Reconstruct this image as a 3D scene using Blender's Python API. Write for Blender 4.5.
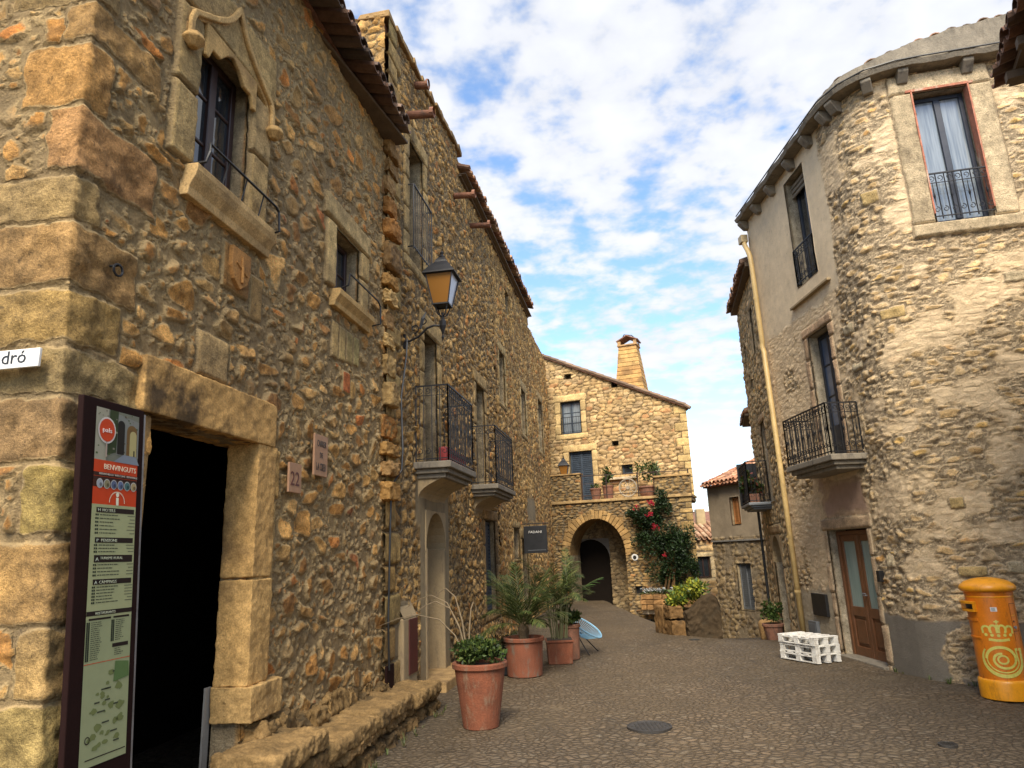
import bpy, bmesh, math, random
import numpy as np
from math import sin, cos, pi, radians, sqrt, atan2, tan
from mathutils import Vector, Matrix
C = bpy.context.scene.collection
SC = bpy.context.scene
for o in list(bpy.data.objects): bpy.data.objects.remove(o)

# ------------------------------------------------------------------ camera
F_PX, PITCH, ROLL, EYE = 690.0, radians(13.9), radians(2.2), 1.7
cam_d = bpy.data.cameras.new('camera'); cam = bpy.data.objects.new('camera', cam_d); C.objects.link(cam)
SC.camera = cam
cam_d.sensor_width = 36; cam_d.sensor_fit = 'HORIZONTAL'; cam_d.lens = F_PX*36/1024
cam_d.clip_start = .05; cam_d.clip_end = 3000
_f = Vector((0, cos(PITCH), sin(PITCH))); _r = Vector((1, 0, 0)); _u = _r.cross(_f)
_r2 = cos(ROLL)*_r - sin(ROLL)*_u; _u2 = sin(ROLL)*_r + cos(ROLL)*_u
m = Matrix((( _r2.x, _u2.x, -_f.x, 0), (_r2.y, _u2.y, -_f.y, 0), (_r2.z, _u2.z, -_f.z, EYE), (0, 0, 0, 1)))
cam.matrix_world = m

# ------------------------------------------------------------------ world, sun, exposure
SUN_EL, SUN_AZ = radians(48), radians(-173)      # azimuth from +Y towards +X
W = bpy.data.worlds.new('World'); SC.world = W; W.use_nodes = True
nt = W.node_tree; nt.nodes.clear()
def N(nt, t, **k):
    n = nt.nodes.new(t)
    for a, b in k.items():
        if a in n.inputs.keys() if isinstance(a, str) and hasattr(n, 'inputs') else False: n.inputs[a].default_value = b
        else: setattr(n, a, b)
    return n
out = N(nt, 'ShaderNodeOutputWorld'); bg = N(nt, 'ShaderNodeBackground'); sky = N(nt, 'ShaderNodeTexSky')
sky.sky_type = 'NISHITA'; sky.sun_disc = False; sky.sun_elevation = SUN_EL; sky.sun_rotation = SUN_AZ
sky.air_density = 1.0; sky.dust_density = .6; sky.ozone_density = 1.6
bg.inputs['Strength'].default_value = .135
tc = N(nt, 'ShaderNodeTexCoord'); sep = N(nt, 'ShaderNodeSeparateXYZ'); nt.links.new(tc.outputs['Generated'], sep.inputs[0])
def M2(op, a, b, c=None, clamp=False):
    n = nt.nodes.new('ShaderNodeMath'); n.operation = op; n.use_clamp = clamp
    for i, v in enumerate((a, b, c)):
        if v is None: continue
        if isinstance(v, (int, float)): n.inputs[i].default_value = v
        else: nt.links.new(v, n.inputs[i])
    return n.outputs[0]
zz = M2('ADD', M2('MAXIMUM', sep.outputs[2], 0.0), .16)
cmb = N(nt, 'ShaderNodeCombineXYZ')
nt.links.new(M2('DIVIDE', sep.outputs[0], zz), cmb.inputs[0]); nt.links.new(M2('DIVIDE', sep.outputs[1], zz), cmb.inputs[1])
def wnoise(scale, det, rough, off=0, dist=0.0):
    mp = N(nt, 'ShaderNodeMapping'); mp.inputs['Location'].default_value = (off, off*.7, off*.3)
    nt.links.new(cmb.outputs[0], mp.inputs[0])
    n = N(nt, 'ShaderNodeTexNoise'); n.inputs['Scale'].default_value = scale; n.inputs['Detail'].default_value = det
    n.inputs['Roughness'].default_value = rough; n.inputs['Distortion'].default_value = dist
    nt.links.new(mp.outputs[0], n.inputs['Vector']); return n.outputs[0]
big = wnoise(.8, 3, .5, 5.3); mid = wnoise(8.5, 4, .5, 9.2, .1); fine = wnoise(21, 5, .6, 1.3)
s = M2('ADD', M2('MULTIPLY', big, .80), M2('ADD', M2('MULTIPLY', mid, .86), M2('MULTIPLY', fine, .28)))
mr = N(nt, 'ShaderNodeMapRange'); mr.interpolation_type = 'SMOOTHSTEP'
nt.links.new(s, mr.inputs[0]); mr.inputs[1].default_value = .865; mr.inputs[2].default_value = 1.10
mr.inputs[3].default_value = .07; mr.inputs[4].default_value = .97
# cloud whiteness varies a little (thicker parts greyer)
mr2 = N(nt, 'ShaderNodeMapRange'); nt.links.new(mid, mr2.inputs[0]); mr2.inputs[1].default_value = .3; mr2.inputs[2].default_value = .7
mr2.inputs[3].default_value = 4.2; mr2.inputs[4].default_value = 5.2
ccol = N(nt, 'ShaderNodeCombineColor')
nt.links.new(M2('MULTIPLY', mr2.outputs[0], .96), ccol.inputs[0]); nt.links.new(M2('MULTIPLY', mr2.outputs[0], .98), ccol.inputs[1]); nt.links.new(M2('MULTIPLY', mr2.outputs[0], 1.04), ccol.inputs[2])
mx = N(nt, 'ShaderNodeMix'); mx.data_type = 'RGBA'
hs = N(nt, 'ShaderNodeHueSaturation'); hs.inputs['Saturation'].default_value = 1.12; hs.inputs['Value'].default_value = 1.65
nt.links.new(sky.outputs[0], hs.inputs['Color'])
nt.links.new(mr.outputs[0], mx.inputs[0]); nt.links.new(hs.outputs[0], mx.inputs[6]); nt.links.new(ccol.outputs[0], mx.inputs[7])
nt.links.new(mx.outputs[2], bg.inputs[0]); nt.links.new(bg.outputs[0], out.inputs[0])
sl = bpy.data.lights.new('sun', 'SUN'); sl.energy = 4.4; sl.angle = radians(28); sl.color = (1, .90, .74)
so = bpy.data.objects.new('sun', sl); C.objects.link(so)
sd = Vector((sin(SUN_AZ)*cos(SUN_EL), cos(SUN_AZ)*cos(SUN_EL), sin(SUN_EL)))
so.rotation_euler = sd.to_track_quat('Z', 'Y').to_euler()
SC.view_settings.view_transform = 'Standard'; SC.view_settings.look = 'None'
SC.view_settings.exposure = 0.62; SC.view_settings.gamma = 1; SC.view_settings.use_curve_mapping = False
SC.render.engine = 'CYCLES'

# ------------------------------------------------------------------ material helpers
def hexlin(r, g, b):
    f = lambda c: (c/255/12.92) if c/255 <= .04045 else ((c/255+.055)/1.055)**2.4
    return (f(r), f(g), f(b), 1)
MATS = {}
def jc(c, f): return tuple(x*f for x in c)
class NT:
    def __init__(s, name):
        s.m = bpy.data.materials.new(name); s.m.use_nodes = True; s.t = s.m.node_tree; s.t.nodes.clear()
        s.out = s.t.nodes.new('ShaderNodeOutputMaterial'); s.b = s.t.nodes.new('ShaderNodeBsdfPrincipled')
        s.t.links.new(s.b.outputs[0], s.out.inputs[0]); MATS[name] = s.m
        tcn = s.t.nodes.new('ShaderNodeTexCoord'); s.co = tcn.outputs['Object']
    def lk(s, a, b): s.t.links.new(a, b)
    def put(s, sock, v):
        if isinstance(v, (int, float, tuple)): sock.default_value = v
        else: s.lk(v, sock)
    def noise(s, scale, det=4, rough=.6, dist=0, vec=None, off=0):
        n = s.t.nodes.new('ShaderNodeTexNoise'); n.inputs['Scale'].default_value = scale; n.inputs['Detail'].default_value = det
        n.inputs['Roughness'].default_value = rough; n.inputs['Distortion'].default_value = dist
        v = vec or s.co
        if off:
            mp = s.t.nodes.new('ShaderNodeMapping'); mp.inputs['Location'].default_value = (off, off*1.7, off*.6); s.lk(v, mp.inputs[0]); v = mp.outputs[0]
        s.lk(v, n.inputs['Vector']); return n.outputs[0]
    def scalev(s, x, y, z):
        mp = s.t.nodes.new('ShaderNodeMapping'); mp.inputs['Scale'].default_value = (x, y, z); s.lk(s.co, mp.inputs[0]); return mp.outputs[0]
    def voro(s, scale, feat='F1', out='Distance', vec=None, rand=1):
        n = s.t.nodes.new('ShaderNodeTexVoronoi'); n.feature = feat; n.inputs['Scale'].default_value = scale; n.inputs['Randomness'].default_value = rand
        s.lk(vec or s.co, n.inputs['Vector']); return n.outputs[out]
    def rng(s, v, a, b, c=0, d=1, smooth=False):
        n = s.t.nodes.new('ShaderNodeMapRange'); n.interpolation_type = 'SMOOTHSTEP' if smooth else 'LINEAR'
        s.put(n.inputs[0], v)
        for i, q in enumerate((a, b, c, d)): s.put(n.inputs[i+1], q)
        return n.outputs[0]
    def math(s, op, a, b=0.0, clamp=False):
        n = s.t.nodes.new('ShaderNodeMath'); n.operation = op; n.use_clamp = clamp
        s.put(n.inputs[0], a); s.put(n.inputs[1], b); return n.outputs[0]
    def mix(s, f, a, b, mode='MIX'):
        n = s.t.nodes.new('ShaderNodeMix'); n.data_type = 'RGBA'; n.blend_type = mode; n.clamp_result = False
        s.put(n.inputs[0], f); s.put(n.inputs[6], a); s.put(n.inputs[7], b); return n.outputs[2]
    def grey(s, v):
        n = s.t.nodes.new('ShaderNodeCombineColor')
        for i in range(3): s.put(n.inputs[i], v)
        return n.outputs[0]
    def attr(s, name, fac=False):
        n = s.t.nodes.new('ShaderNodeAttribute'); n.attribute_name = name; return n.outputs['Fac' if fac else 'Color']
    def bump(s, h, strength=.5, dist=.02, prev=None):
        n = s.t.nodes.new('ShaderNodeBump'); n.inputs['Strength'].default_value = strength; n.inputs['Distance'].default_value = dist
        s.put(n.inputs['Height'], h)
        if prev: s.lk(prev, n.inputs['Normal'])
        s.lk(n.outputs[0], s.b.inputs['Normal']); return n.outputs[0]
    def done(s, col=None, rough=.8, metal=0, spec=None):
        if col is not None: s.put(s.b.inputs['Base Color'], col)
        s.put(s.b.inputs['Roughness'], rough); s.b.inputs['Metallic'].default_value = metal
        if spec is not None: s.b.inputs['Specular IOR Level'].default_value = spec
        return s.m

def mat_rubble(name, mortar, t0=.006, t1=.016, contrast=.5, grit=1.0, fscale=1.0, stain=.25, streak=0, ck=.9):
    n = NT(name); tint = n.attr('tint'); edge = n.attr('edge', True); pl = n.attr('plas', True)
    n1 = n.noise(55*fscale, 6, .65); n2 = n.noise(9*fscale, 5, .6, off=3); n3 = n.noise(1.1, 4, .6, off=7); n4 = n.noise(190*fscale, 3, .7, off=5)
    e2 = n.math('ADD', edge, n.math('MULTIPLY', n.math('SUBTRACT', n1, .5), .012))
    mm = n.rng(e2, t0, t1, 1, 0, True)
    mm = n.math('MAXIMUM', mm, pl)
    v = n.math('MULTIPLY', n.rng(n1, .3, .7, 1-contrast*.8, 1+contrast*.9), n.rng(n4, .3, .7, .58, 1.42))
    v = n.math('MULTIPLY', v, n.rng(n2, .28, .72, 1-contrast*1.15, 1+contrast*1.0)); v = n.math('MULTIPLY', v, n.rng(n.noise(3.2*fscale, 4, .6, off=17), .3, .7, .78, 1.2))
    stone = n.mix(1, tint, n.grey(v), 'MULTIPLY')
    # dark lichen specks on some stones
    spk = n.rng(n.noise(24*fscale, 6, .75, off=11), .60, .74, 0, .55, True)
    stone = n.mix(spk, stone, (.06, .045, .028, 1))
    mv = n.math('MULTIPLY', n.rng(n1, .25, .75, .72, 1.28), n.rng(n2, .2, .8, .8, 1.2))
    mort = n.mix(1, mortar, n.grey(mv), 'MULTIPLY')
    mort = n.mix(pl, mort, n.mix(1, tint, n.grey(n.rng(n2, .2, .8, .85, 1.15)), 'MULTIPLY'))
    col = n.mix(mm, stone, mort)
    # deep thin joints
    crack = n.math('MULTIPLY', n.rng(e2, .000, .0065, .55*ck, 0, True), n.math('SUBTRACT', 1.0, pl))
    col = n.mix(n.math('MULTIPLY', crack, 1.35, True), col, (.028, .018, .010, 1))
    pit = n.math('MULTIPLY', n.rng(n.noise(19*fscale, 5, .7, off=21), .60, .68, 0, .6, True), n.math('SUBTRACT', 1.0, n.math('MULTIPLY', pl, .55)))
    col = n.mix(pit, col, (.05, .034, .02, 1))
    st = n.rng(n3, .38, .66, 0, stain, True)
    col = n.mix(st, col, (.11, .085, .06, 1))
    if streak:
        sv = n.scalev(2.2, 2.2, .35); ns = n.noise(1.6, 5, .65, vec=sv, off=2)
        col = n.mix(n.rng(ns, .54, .7, 0, streak, True), col, (.055, .05, .045, 1))
    h = n.math('ADD', n.math('MULTIPLY', n1, .6), n.math('MULTIPLY', n4, .35))
    h = n.math('ADD', n.math('MULTIPLY', h, n.math('SUBTRACT', 1.0, n.math('MULTIPLY', pl, .6))), n.math('MULTIPLY', n.math('MULTIPLY', n.rng(e2, 0, .014, 0, 1, True), .8), n.math('SUBTRACT', 1.0, pl)))
    n.bump(h, min(1.0, .85*grit), .022*grit)
    return n.done(col, .93, spec=.2)

def mat_dressed(name, stain=(.08, .05, .03, 1), amt=.5, useattr=True, base=(.36, .27, .15, 1)):
    n = NT(name); tint = n.mix(1, n.attr('tint'), (1.12, .90, .60, 1), 'MULTIPLY')
    n1 = n.noise(70, 6, .7); n2 = n.noise(6, 5, .6, off=2); n3 = n.noise(2.3, 5, .65, off=6)
    col = n.mix(1, tint, n.grey(n.math('MULTIPLY', n.rng(n1, .3, .7, .62, 1.38), n.rng(n2, .28, .72, .68, 1.3))), 'MULTIPLY')
    col = n.mix(n.rng(n3, .48, .68, 0, amt, True), col, stain)
    pits = n.rng(n.noise(38, 4, .7, off=9), .62, .7, 0, 1, True)
    col = n.mix(n.math('MULTIPLY', pits, .4), col, (.07, .05, .03, 1))
    n.bump(n.math('SUBTRACT', n.math('ADD', n.math('MULTIPLY', n1, .6), n.math('MULTIPLY', n2, .8)), n.math('MULTIPLY', pits, .6)), .6, .012)
    return n.done(col, .9, spec=.2)

def mat_simple(name, col, rough=.6, metal=0, var=.15, vs=8, bump=.0, bs=60, spec=None, streaks=None):
    n = NT(name); nn = n.noise(vs, 5, .6); n2 = n.noise(bs, 5, .6, off=4)
    v = n.math('MULTIPLY', n.rng(nn, .2, .8, 1-var, 1+var), n.rng(n2, .2, .8, 1-var*.6, 1+var*.6))
    c = n.mix(1, tuple(col), n.grey(v), 'MULTIPLY')
    if streaks:
        c = n.mix(n.rng(n.noise(3, 6, .7, vec=n.scalev(3, 3, 1), off=8), .5, .68, 0, streaks[1], True), c, streaks[0])
    if bump: n.bump(n2, bump, .01)
    return n.done(c, n.rng(nn, .2, .8, max(0.03, rough-.08), min(1, rough+.08)), metal, spec)

def mat_attr(name, rough=.6, var=.2, vs=15, bump=0, sub=0):
    n = NT(name); t = n.attr('tint'); nn = n.noise(vs, 4, .6)
    c = n.mix(1, t, n.grey(n.rng(nn, .2, .8, 1-var, 1+var)), 'MULTIPLY')
    if bump: n.bump(n.noise(60, 5, .6), bump, .01)
    m = n.done(c, rough, spec=.3)
    if sub:
        tr = n.t.nodes.new('ShaderNodeBsdfTranslucent'); n.lk(c, tr.inputs[0])
        ms = n.t.nodes.new('ShaderNodeMixShader'); ms.inputs[0].default_value = sub
        n.lk(n.b.outputs[0], ms.inputs[1]); n.lk(tr.outputs[0], ms.inputs[2]); n.lk(ms.outputs[0], n.out.inputs[0])
    return m

RUB_A = mat_rubble('rubble_ochre', (.52, .365, .175, 1), .010, .024, .42, 1.25, 1.0, .35, ck=.55)
RUB_B = mat_rubble('rubble_small_ochre', (.44, .31, .155, 1), .005, .012, .5, 1.4, .8, .35, streak=.45)
RUB_R = mat_rubble('rubble_pale', (.74, .57, .36, 1), .005, .017, .36, 1.7, .9, .10, ck=.8)
RUB_R2 = mat_rubble('rubble_tan', (.40, .32, .19, 1), .008, .03, .34, 1.1, .8, .25)
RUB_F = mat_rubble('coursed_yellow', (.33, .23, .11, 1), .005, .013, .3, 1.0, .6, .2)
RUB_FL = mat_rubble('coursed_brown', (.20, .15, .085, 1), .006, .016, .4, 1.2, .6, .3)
RUB_M = mat_rubble('rubble_brown', (.26, .20, .13, 1), .008, .02, .35, 1.0, .6, .3)
DRESS = mat_dressed('dressed_stone')
ROCK = mat_dressed('rough_rock', (.035, .028, .018, 1), .75)
LINTEL = mat_dressed('stained_lintel', (.05, .035, .022, 1), .9)
PLAST = mat_simple('old_plaster', (.34, .25, .135, 1), .92, var=.18, vs=3, bump=.5, bs=40, streaks=((.16, .12, .08, 1), .6))
PLASTG = mat_simple('cement_plaster', (.19, .175, .155, 1), .9, var=.2, vs=3, bump=.4, bs=45, streaks=((.10, .09, .08, 1), .5))
SLAB = mat_simple('weathered_concrete', (.21, .18, .135, 1), .9, var=.25, vs=5, bump=.6, bs=50, streaks=((.07, .06, .05, 1), .75))
IRON = mat_simple('black_iron', (.016, .016, .018, 1), .5, .4, var=.3, bump=.2, bs=90)
COVER = mat_simple('worn_cast_iron', (.05, .045, .04, 1), .6, .3, var=.4, bump=.3, bs=90)
IRONR = mat_simple('rusty_iron', (.05, .03, .022, 1), .7, .2, var=.4, bump=.3, bs=90)
WOODD = mat_simple('dark_red_wood', (.030, .012, .009, 1), .5, var=.3, vs=12)
WOODB = mat_simple('brown_wood', (.15, .062, .025, 1), .45, var=.3, vs=9, bump=.2, bs=70)
WOODBL = mat_simple('blue_black_paint', (.012, .017, .030, 1), .4, var=.3)
WOODBLUE = mat_simple('blue_grey_paint', (.035, .05, .07, 1), .5, var=.3)
WOODG = mat_simple('weathered_timber', (.12, .085, .055, 1), .85, var=.35, vs=6, bump=.5, bs=50)
SHUT = mat_simple('orange_shutter', (.36, .15, .045, 1), .6, var=.3)
DARK = mat_simple('dark_interior', (.012, .009, .007, 1), .95, spec=.05)  # near-black colour in place of the shade inside houses and passage
CREAM = mat_simple('cream_paint', (.42, .32, .17, 1), .5, var=.25, vs=4)
YPIPE = mat_simple('cream_yellow_pipe_paint', (.58, .41, .17, 1), .45, var=.22, vs=5, bump=.15, streaks=((.26, .17, .07, 1), .5))
TERR = mat_simple('terracotta', (.185, .058, .026, 1), .85, var=.4, vs=6, bump=.6, bs=60, streaks=((.20, .13, .08, 1), .85))
TERRO = mat_simple('old_terracotta', (.22, .10, .06, 1), .85, var=.4, vs=9, bump=.5, bs=60, streaks=((.07, .05, .04, 1), .7))
SOIL = mat_simple('soil', (.03, .02, .013, 1), .95, var=.4, vs=30, bump=.6)
WHITEP = mat_simple('white_painted_wood', (.68, .66, .61, 1), .7, var=.2, vs=12, bump=.5, streaks=((.26, .21, .15, 1), .65))
ORANGE = mat_simple('orange_yellow_enamel', (.70, .20, .010, 1), .38, var=.16, vs=6, bump=.08, streaks=((.24, .075, .015, 1), .6))
ORANGE2 = mat_simple('yellow_enamel', (.82, .33, .012, 1), .36, var=.16, vs=6, bump=.08, streaks=((.30, .12, .02, 1), .5))
DECAL = mat_simple('pale_yellow_decal', (.66, .60, .13, 1), .45, var=.2, vs=20)
MAROON = mat_simple('maroon_metal', (.085, .018, .014, 1), .5, var=.25)
MAROOND = mat_simple('dark_maroon_metal', (.016, .006, .005, 1), .8, var=.2, spec=.12)
WHITE = mat_simple('white_enamel', (.74, .73, .70, 1), .4, var=.07)
BLACKM = mat_simple('black_plastic', (.012, .012, .013, 1), .45, var=.2)
GREYM = mat_simple('grey_metal', (.16, .17, .18, 1), .5, .3, var=.2)
CHAIRB = mat_simple('light_blue_cord', (.22, .42, .58, 1), .5, var=.1)
PLAQ = mat_simple('pale_pink_tile', (.36, .20, .11, 1), .6, var=.2, vs=20)
ZINC = mat_simple('zinc', (.33, .34, .36, 1), .45, .7, var=.3)
TILE = mat_attr('roof_tile', .85, .35, 14, .5)
LEAF = mat_attr('leaf', .5, .25, 9, 0, .22)
PETAL = mat_attr('petal', .6, .1, 9, 0, .3)
PRINT = mat_attr('printed_sign', .32, .05, 20)
REDP = mat_simple('red_plastic', (.22, .02, .02, 1), .5)

def mat_glass(name, tint, rough=.06, curtain=None):
    n = NT(name)
    c = tint
    if curtain:
        wv = n.noise(7, 3, .5, vec=n.scalev(4, 4, .25)); c = n.mix(n.rng(wv, .35, .65, 0, 1), tint, curtain)
    return n.done(c, rough, 0, 1.0)
GLASS = mat_glass('window_glass', (.02, .024, .028, 1))
GLASSC = mat_glass('curtained_glass', (.13, .16, .19, 1), .10, (.24, .27, .29, 1))
GLASSB = mat_glass('blue_glass', (.07, .10, .17, 1), .08)
GLASSG = mat_glass('frosted_green_glass', (.18, .27, .25, 1), .3, (.28, .36, .33, 1))
AMB = mat_glass('amber_glass', (.24, .105, .018, 1), .2)
PALEG = mat_glass('milky_glass', (.50, .50, .54, 1), .25)

def mat_ground():
    n = NT('cobbles')
    w = n.noise(2.2, 3, .5); 
    mpn = n.t.nodes.new('ShaderNodeVectorMath'); mpn.operation = 'ADD'; n.lk(n.co, mpn.inputs[0])
    cc = n.t.nodes.new('ShaderNodeCombineXYZ'); n.lk(n.math('MULTIPLY', w, .12), cc.inputs[0]); n.lk(n.math('MULTIPLY', w, .12), cc.inputs[1]); n.lk(cc.outputs[0], mpn.inputs[1])
    fl = n.t.nodes.new('ShaderNodeVectorMath'); fl.operation = 'MULTIPLY'; n.lk(mpn.outputs[0], fl.inputs[0]); fl.inputs[1].default_value = (1, 1, 0)
    v = fl.outputs[0]
    e = n.voro(16, 'DISTANCE_TO_EDGE', 'Distance', v); colr = n.voro(16, 'F1', 'Color', v)
    e2 = n.voro(27, 'DISTANCE_TO_EDGE', 'Distance', v)
    sp = n.t.nodes.new('ShaderNodeSeparateColor'); n.lk(colr, sp.inputs[0])
    msk = n.rng(n.noise(.8, 4, .6, off=31), .47, .53, 0, 1, True)
    eb = n.voro(12, 'DISTANCE_TO_EDGE', 'Distance', v); e = n.math('ADD', n.math('MULTIPLY', e, n.math('SUBTRACT', 1.0, msk)), n.math('MULTIPLY', eb, msk))
    colb = n.voro(12, 'F1', 'Color', v); spb = n.mix(msk, colr, colb); sp = n.t.nodes.new('ShaderNodeSeparateColor'); n.lk(spb, sp.inputs[0])
    mor = n.rng(e, .03, .13, 1, 0, True)
    base = n.mix(sp.outputs[0], (.088, .064, .039, 1), (.128, .095, .060, 1))
    base = n.mix(n.rng(sp.outputs[1], .78, .95, 0, .7), base, (.150, .108, .068, 1))
    base = n.mix(n.rng(sp.outputs[2], .88, .99, 0, .6), base, (.17, .14, .10, 1))
    n1 = n.noise(70, 5, .65); base = n.mix(1, base, n.grey(n.rng(n1, .25, .75, .65, 1.35)), 'MULTIPLY')
    col = n.mix(n.math('MULTIPLY', mor, .8), base, (.055, .040, .023, 1))
    big = n.noise(.55, 5, .6, off=4)
    col = n.mix(n.rng(big, .42, .62, 0, .55, True), col, (.085, .063, .037, 1))
    pad = n.rng(n.noise(1.3, 5, .7, off=12), .58, .66, 0, .5, True)
    col = n.mix(pad, col, (.135, .103, .064, 1))
    wr = n.rng(n.noise(.35, 4, .6, vec=n.scalev(1.6, .5, 1), off=41), .42, .60, 0, .45, True); col = n.mix(wr, col, n.mix(1, col, (1.5, 1.42, 1.3, 1), 'MULTIPLY'))
    dirt = n.rng(n.noise(2.6, 5, .7, off=52), .56, .70, 0, .6, True); col = n.mix(dirt, col, (.045, .034, .022, 1))
    hh = n.math('ADD', n.math('MULTIPLY', n.rng(e, 0, .28, 0, 1, True), 1.0), n.math('MULTIPLY', n1, .25))
    hh = n.math('ADD', hh, n.math('MULTIPLY', n.math('MULTIPLY', sp.outputs[1], n.rng(e, .02, .1, 0, 1)), .4))
    n.bump(hh, .8, .022)
    return n.done(col, n.rng(n1, .2, .8, .55, .85), spec=.35)
COB = mat_ground()

# ------------------------------------------------------------------ object helpers
def tagit(o, label=None, cat=None, group=None, kind=None):
    if label: o['label'] = label
    if cat: o['category'] = cat
    if group: o['group'] = group
    if kind: o['kind'] = kind
    return o
def thing(name, label, cat, loc, group=None):
    o = bpy.data.objects.new(name, None); o.empty_display_size = .2; C.objects.link(o); o.location = loc
    o.matrix_world = Matrix.Translation(loc)
    return tagit(o, label, cat, group)
def link(name, me, mat, parent=None):
    o = bpy.data.objects.new(name, me); C.objects.link(o)
    mats = mat if isinstance(mat, (list, tuple)) else [mat]
    for q in mats: me.materials.append(q)
    if parent is not None:
        o.parent = parent
        if parent.type == 'EMPTY': o.matrix_parent_inverse = Matrix.Translation(-Vector(parent.location))
    return o
class MB:
    def __init__(s): s.v = []; s.f = []; s.c = []; s.col = (.5, .5, .5); s.mi = []; s.m = 0
    def add(s, vs, fs):
        k = len(s.v); s.v += [tuple(p) for p in vs]; s.c += [s.col]*len(vs)
        for f in fs: s.f.append(tuple(i+k for i in f)); s.mi.append(s.m)
    def box(s, L, u0, u1, o0, o1, z0, z1, jit=0, rnd=random):
        P = []
        for u, o, z in ((u0,o0,z0),(u1,o0,z0),(u1,o1,z0),(u0,o1,z0),(u0,o0,z1),(u1,o0,z1),(u1,o1,z1),(u0,o1,z1)):
            if jit: u += rnd.uniform(-jit, jit); o += rnd.uniform(-jit, jit); z += rnd.uniform(-jit, jit)
            P.append(L(u, o, z))
        s.add(P, [(0,1,2,3),(7,6,5,4),(0,4,5,1),(1,5,6,2),(2,6,7,3),(3,7,4,0)])
    def tube(s, pts, r, n=6, cap=True):
        pts = [Vector(p) for p in pts]; k = len(s.v); rr = r if isinstance(r, (list, tuple)) else [r]*len(pts)
        ref = None; vs = []
        for i, p in enumerate(pts):
            t = (pts[min(i+1, len(pts)-1)]-pts[max(i-1, 0)])
            if t.length < 1e-9: t = Vector((0, 0, 1))
            t.normalize()
            if ref is None: ref = Vector((0, 0, 1)) if abs(t.z) < .9 else Vector((1, 0, 0))
            a = (ref - t*ref.dot(t)).normalized(); b = t.cross(a); ref = a
            for j in range(n):
                an = 2*pi*j/n+pi/4; vs.append(p+(a*cos(an)+b*sin(an))*rr[i])
        fs = []
        for i in range(len(pts)-1):
            for j in range(n):
                q = (j+1) % n; fs.append((i*n+j, i*n+q, (i+1)*n+q, (i+1)*n+j))
        if cap: fs.append(tuple(range(n))[::-1]); fs.append(tuple((len(pts)-1)*n+j for j in range(n)))
        s.add(vs, fs)
    def lathe(s, cx, cy, prof, n=32, cap=True, ax=None):
        vs = []; fs = []
        for (r, z) in prof:
            for j in range(n): a = 2*pi*j/n; vs.append((cx+r*cos(a), cy+r*sin(a), z))
        for i in range(len(prof)-1):
            for j in range(n):
                q = (j+1) % n; fs.append((i*n+j, i*n+q, (i+1)*n+q, (i+1)*n+j))
        if cap: fs.append(tuple(range(n))[::-1]); fs.append(tuple((len(prof)-1)*n+j for j in range(n)))
        s.add(vs, fs)
    def prism(s, L, pts, o0, o1):          # pts in (u,z), extruded along o
        n = len(pts); vs = [L(u, o0, z) for u, z in pts]+[L(u, o1, z) for u, z in pts]
        s.add(vs, [tuple(range(n)), tuple(range(2*n-1, n-1, -1))]+[(i, n+i, n+(i+1) % n, (i+1) % n) for i in range(n)])
    def build(s, name, mat, parent=None, bevel=0, smooth=False, seg=2):
        me = bpy.data.meshes.new(name); me.from_pydata(s.v, [], s.f); me.update()
        a = me.color_attributes.new('tint', 'FLOAT_COLOR', 'POINT')
        a.data.foreach_set('color', np.array([(c[0], c[1], c[2], 1) for c in s.c], dtype=np.float32).ravel())
        if smooth: me.polygons.foreach_set('use_smooth', [True]*len(me.polygons))
        o = link(name, me, mat, parent)
        me.polygons.foreach_set('material_index', s.mi)
        bm = bmesh.new(); bm.from_mesh(me); bmesh.ops.recalc_face_normals(bm, faces=bm.faces); bm.to_mesh(me); bm.free()
        if bevel:
            b = o.modifiers.new('bevel', 'BEVEL'); b.width = bevel; b.segments = seg; b.limit_method = 'ANGLE'; b.angle_limit = radians(40)
        return o
WL = lambda x, y, z: Vector((x, y, z))

class Path:
    def __init__(s, pts, u0=0):
        s.p = np.array(pts, float); seg = np.linalg.norm(np.diff(s.p, axis=0), axis=1); s.u = np.concatenate([[0], np.cumsum(seg)])+u0
        d = np.diff(s.p, axis=0)/seg[:, None]; s.nseg = np.stack([d[:, 1], -d[:, 0]], 1); s.d = d
        vn = np.vstack([s.nseg[:1], s.nseg[:-1]+s.nseg[1:], s.nseg[-1:]])
        s.vn = vn
        for i in range(1, len(vn)-1):
            v = vn[i]/np.linalg.norm(vn[i]); s.vn[i] = v/max(.5, v@s.nseg[i])
    def at(s, u):
        u = np.asarray(u, float); i = np.clip(np.searchsorted(s.u, u, side='right')-1, 0, len(s.u)-2)
        return s.p[i]+s.d[i]*(u-s.u[i])[..., None]
    def nrm(s, u):
        u = np.asarray(u, float); i = np.clip(np.searchsorted(s.u, u, side='right')-1, 0, len(s.u)-2)
        n = s.nseg[i].copy()
        for k in range(1, len(s.u)-1):
            hit = np.abs(u-s.u[k]) < 1e-6
            n[hit] = s.vn[k]
        return n
    def L(s, u, o, z):
        p = s.at(np.array([u]))[0]; n = s.nrm(np.array([u]))[0]; return Vector((p[0]+n[0]*o, p[1]+n[1]*o, z))
class Flat:                               # flat local frame
    def __init__(s, path, u): s.a = path.L(u, 0, 0); q = path.at(np.array([u-.01, u+.01])); d = q[1]-q[0]; d /= np.linalg.norm(d); s.d = Vector((d[0], d[1], 0)); s.n = Vector((d[1], -d[0], 0)); s.u = u
    def L(s, u, o, z): return s.a+s.d*(u-s.u)+s.n*o+Vector((0, 0, z))

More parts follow.
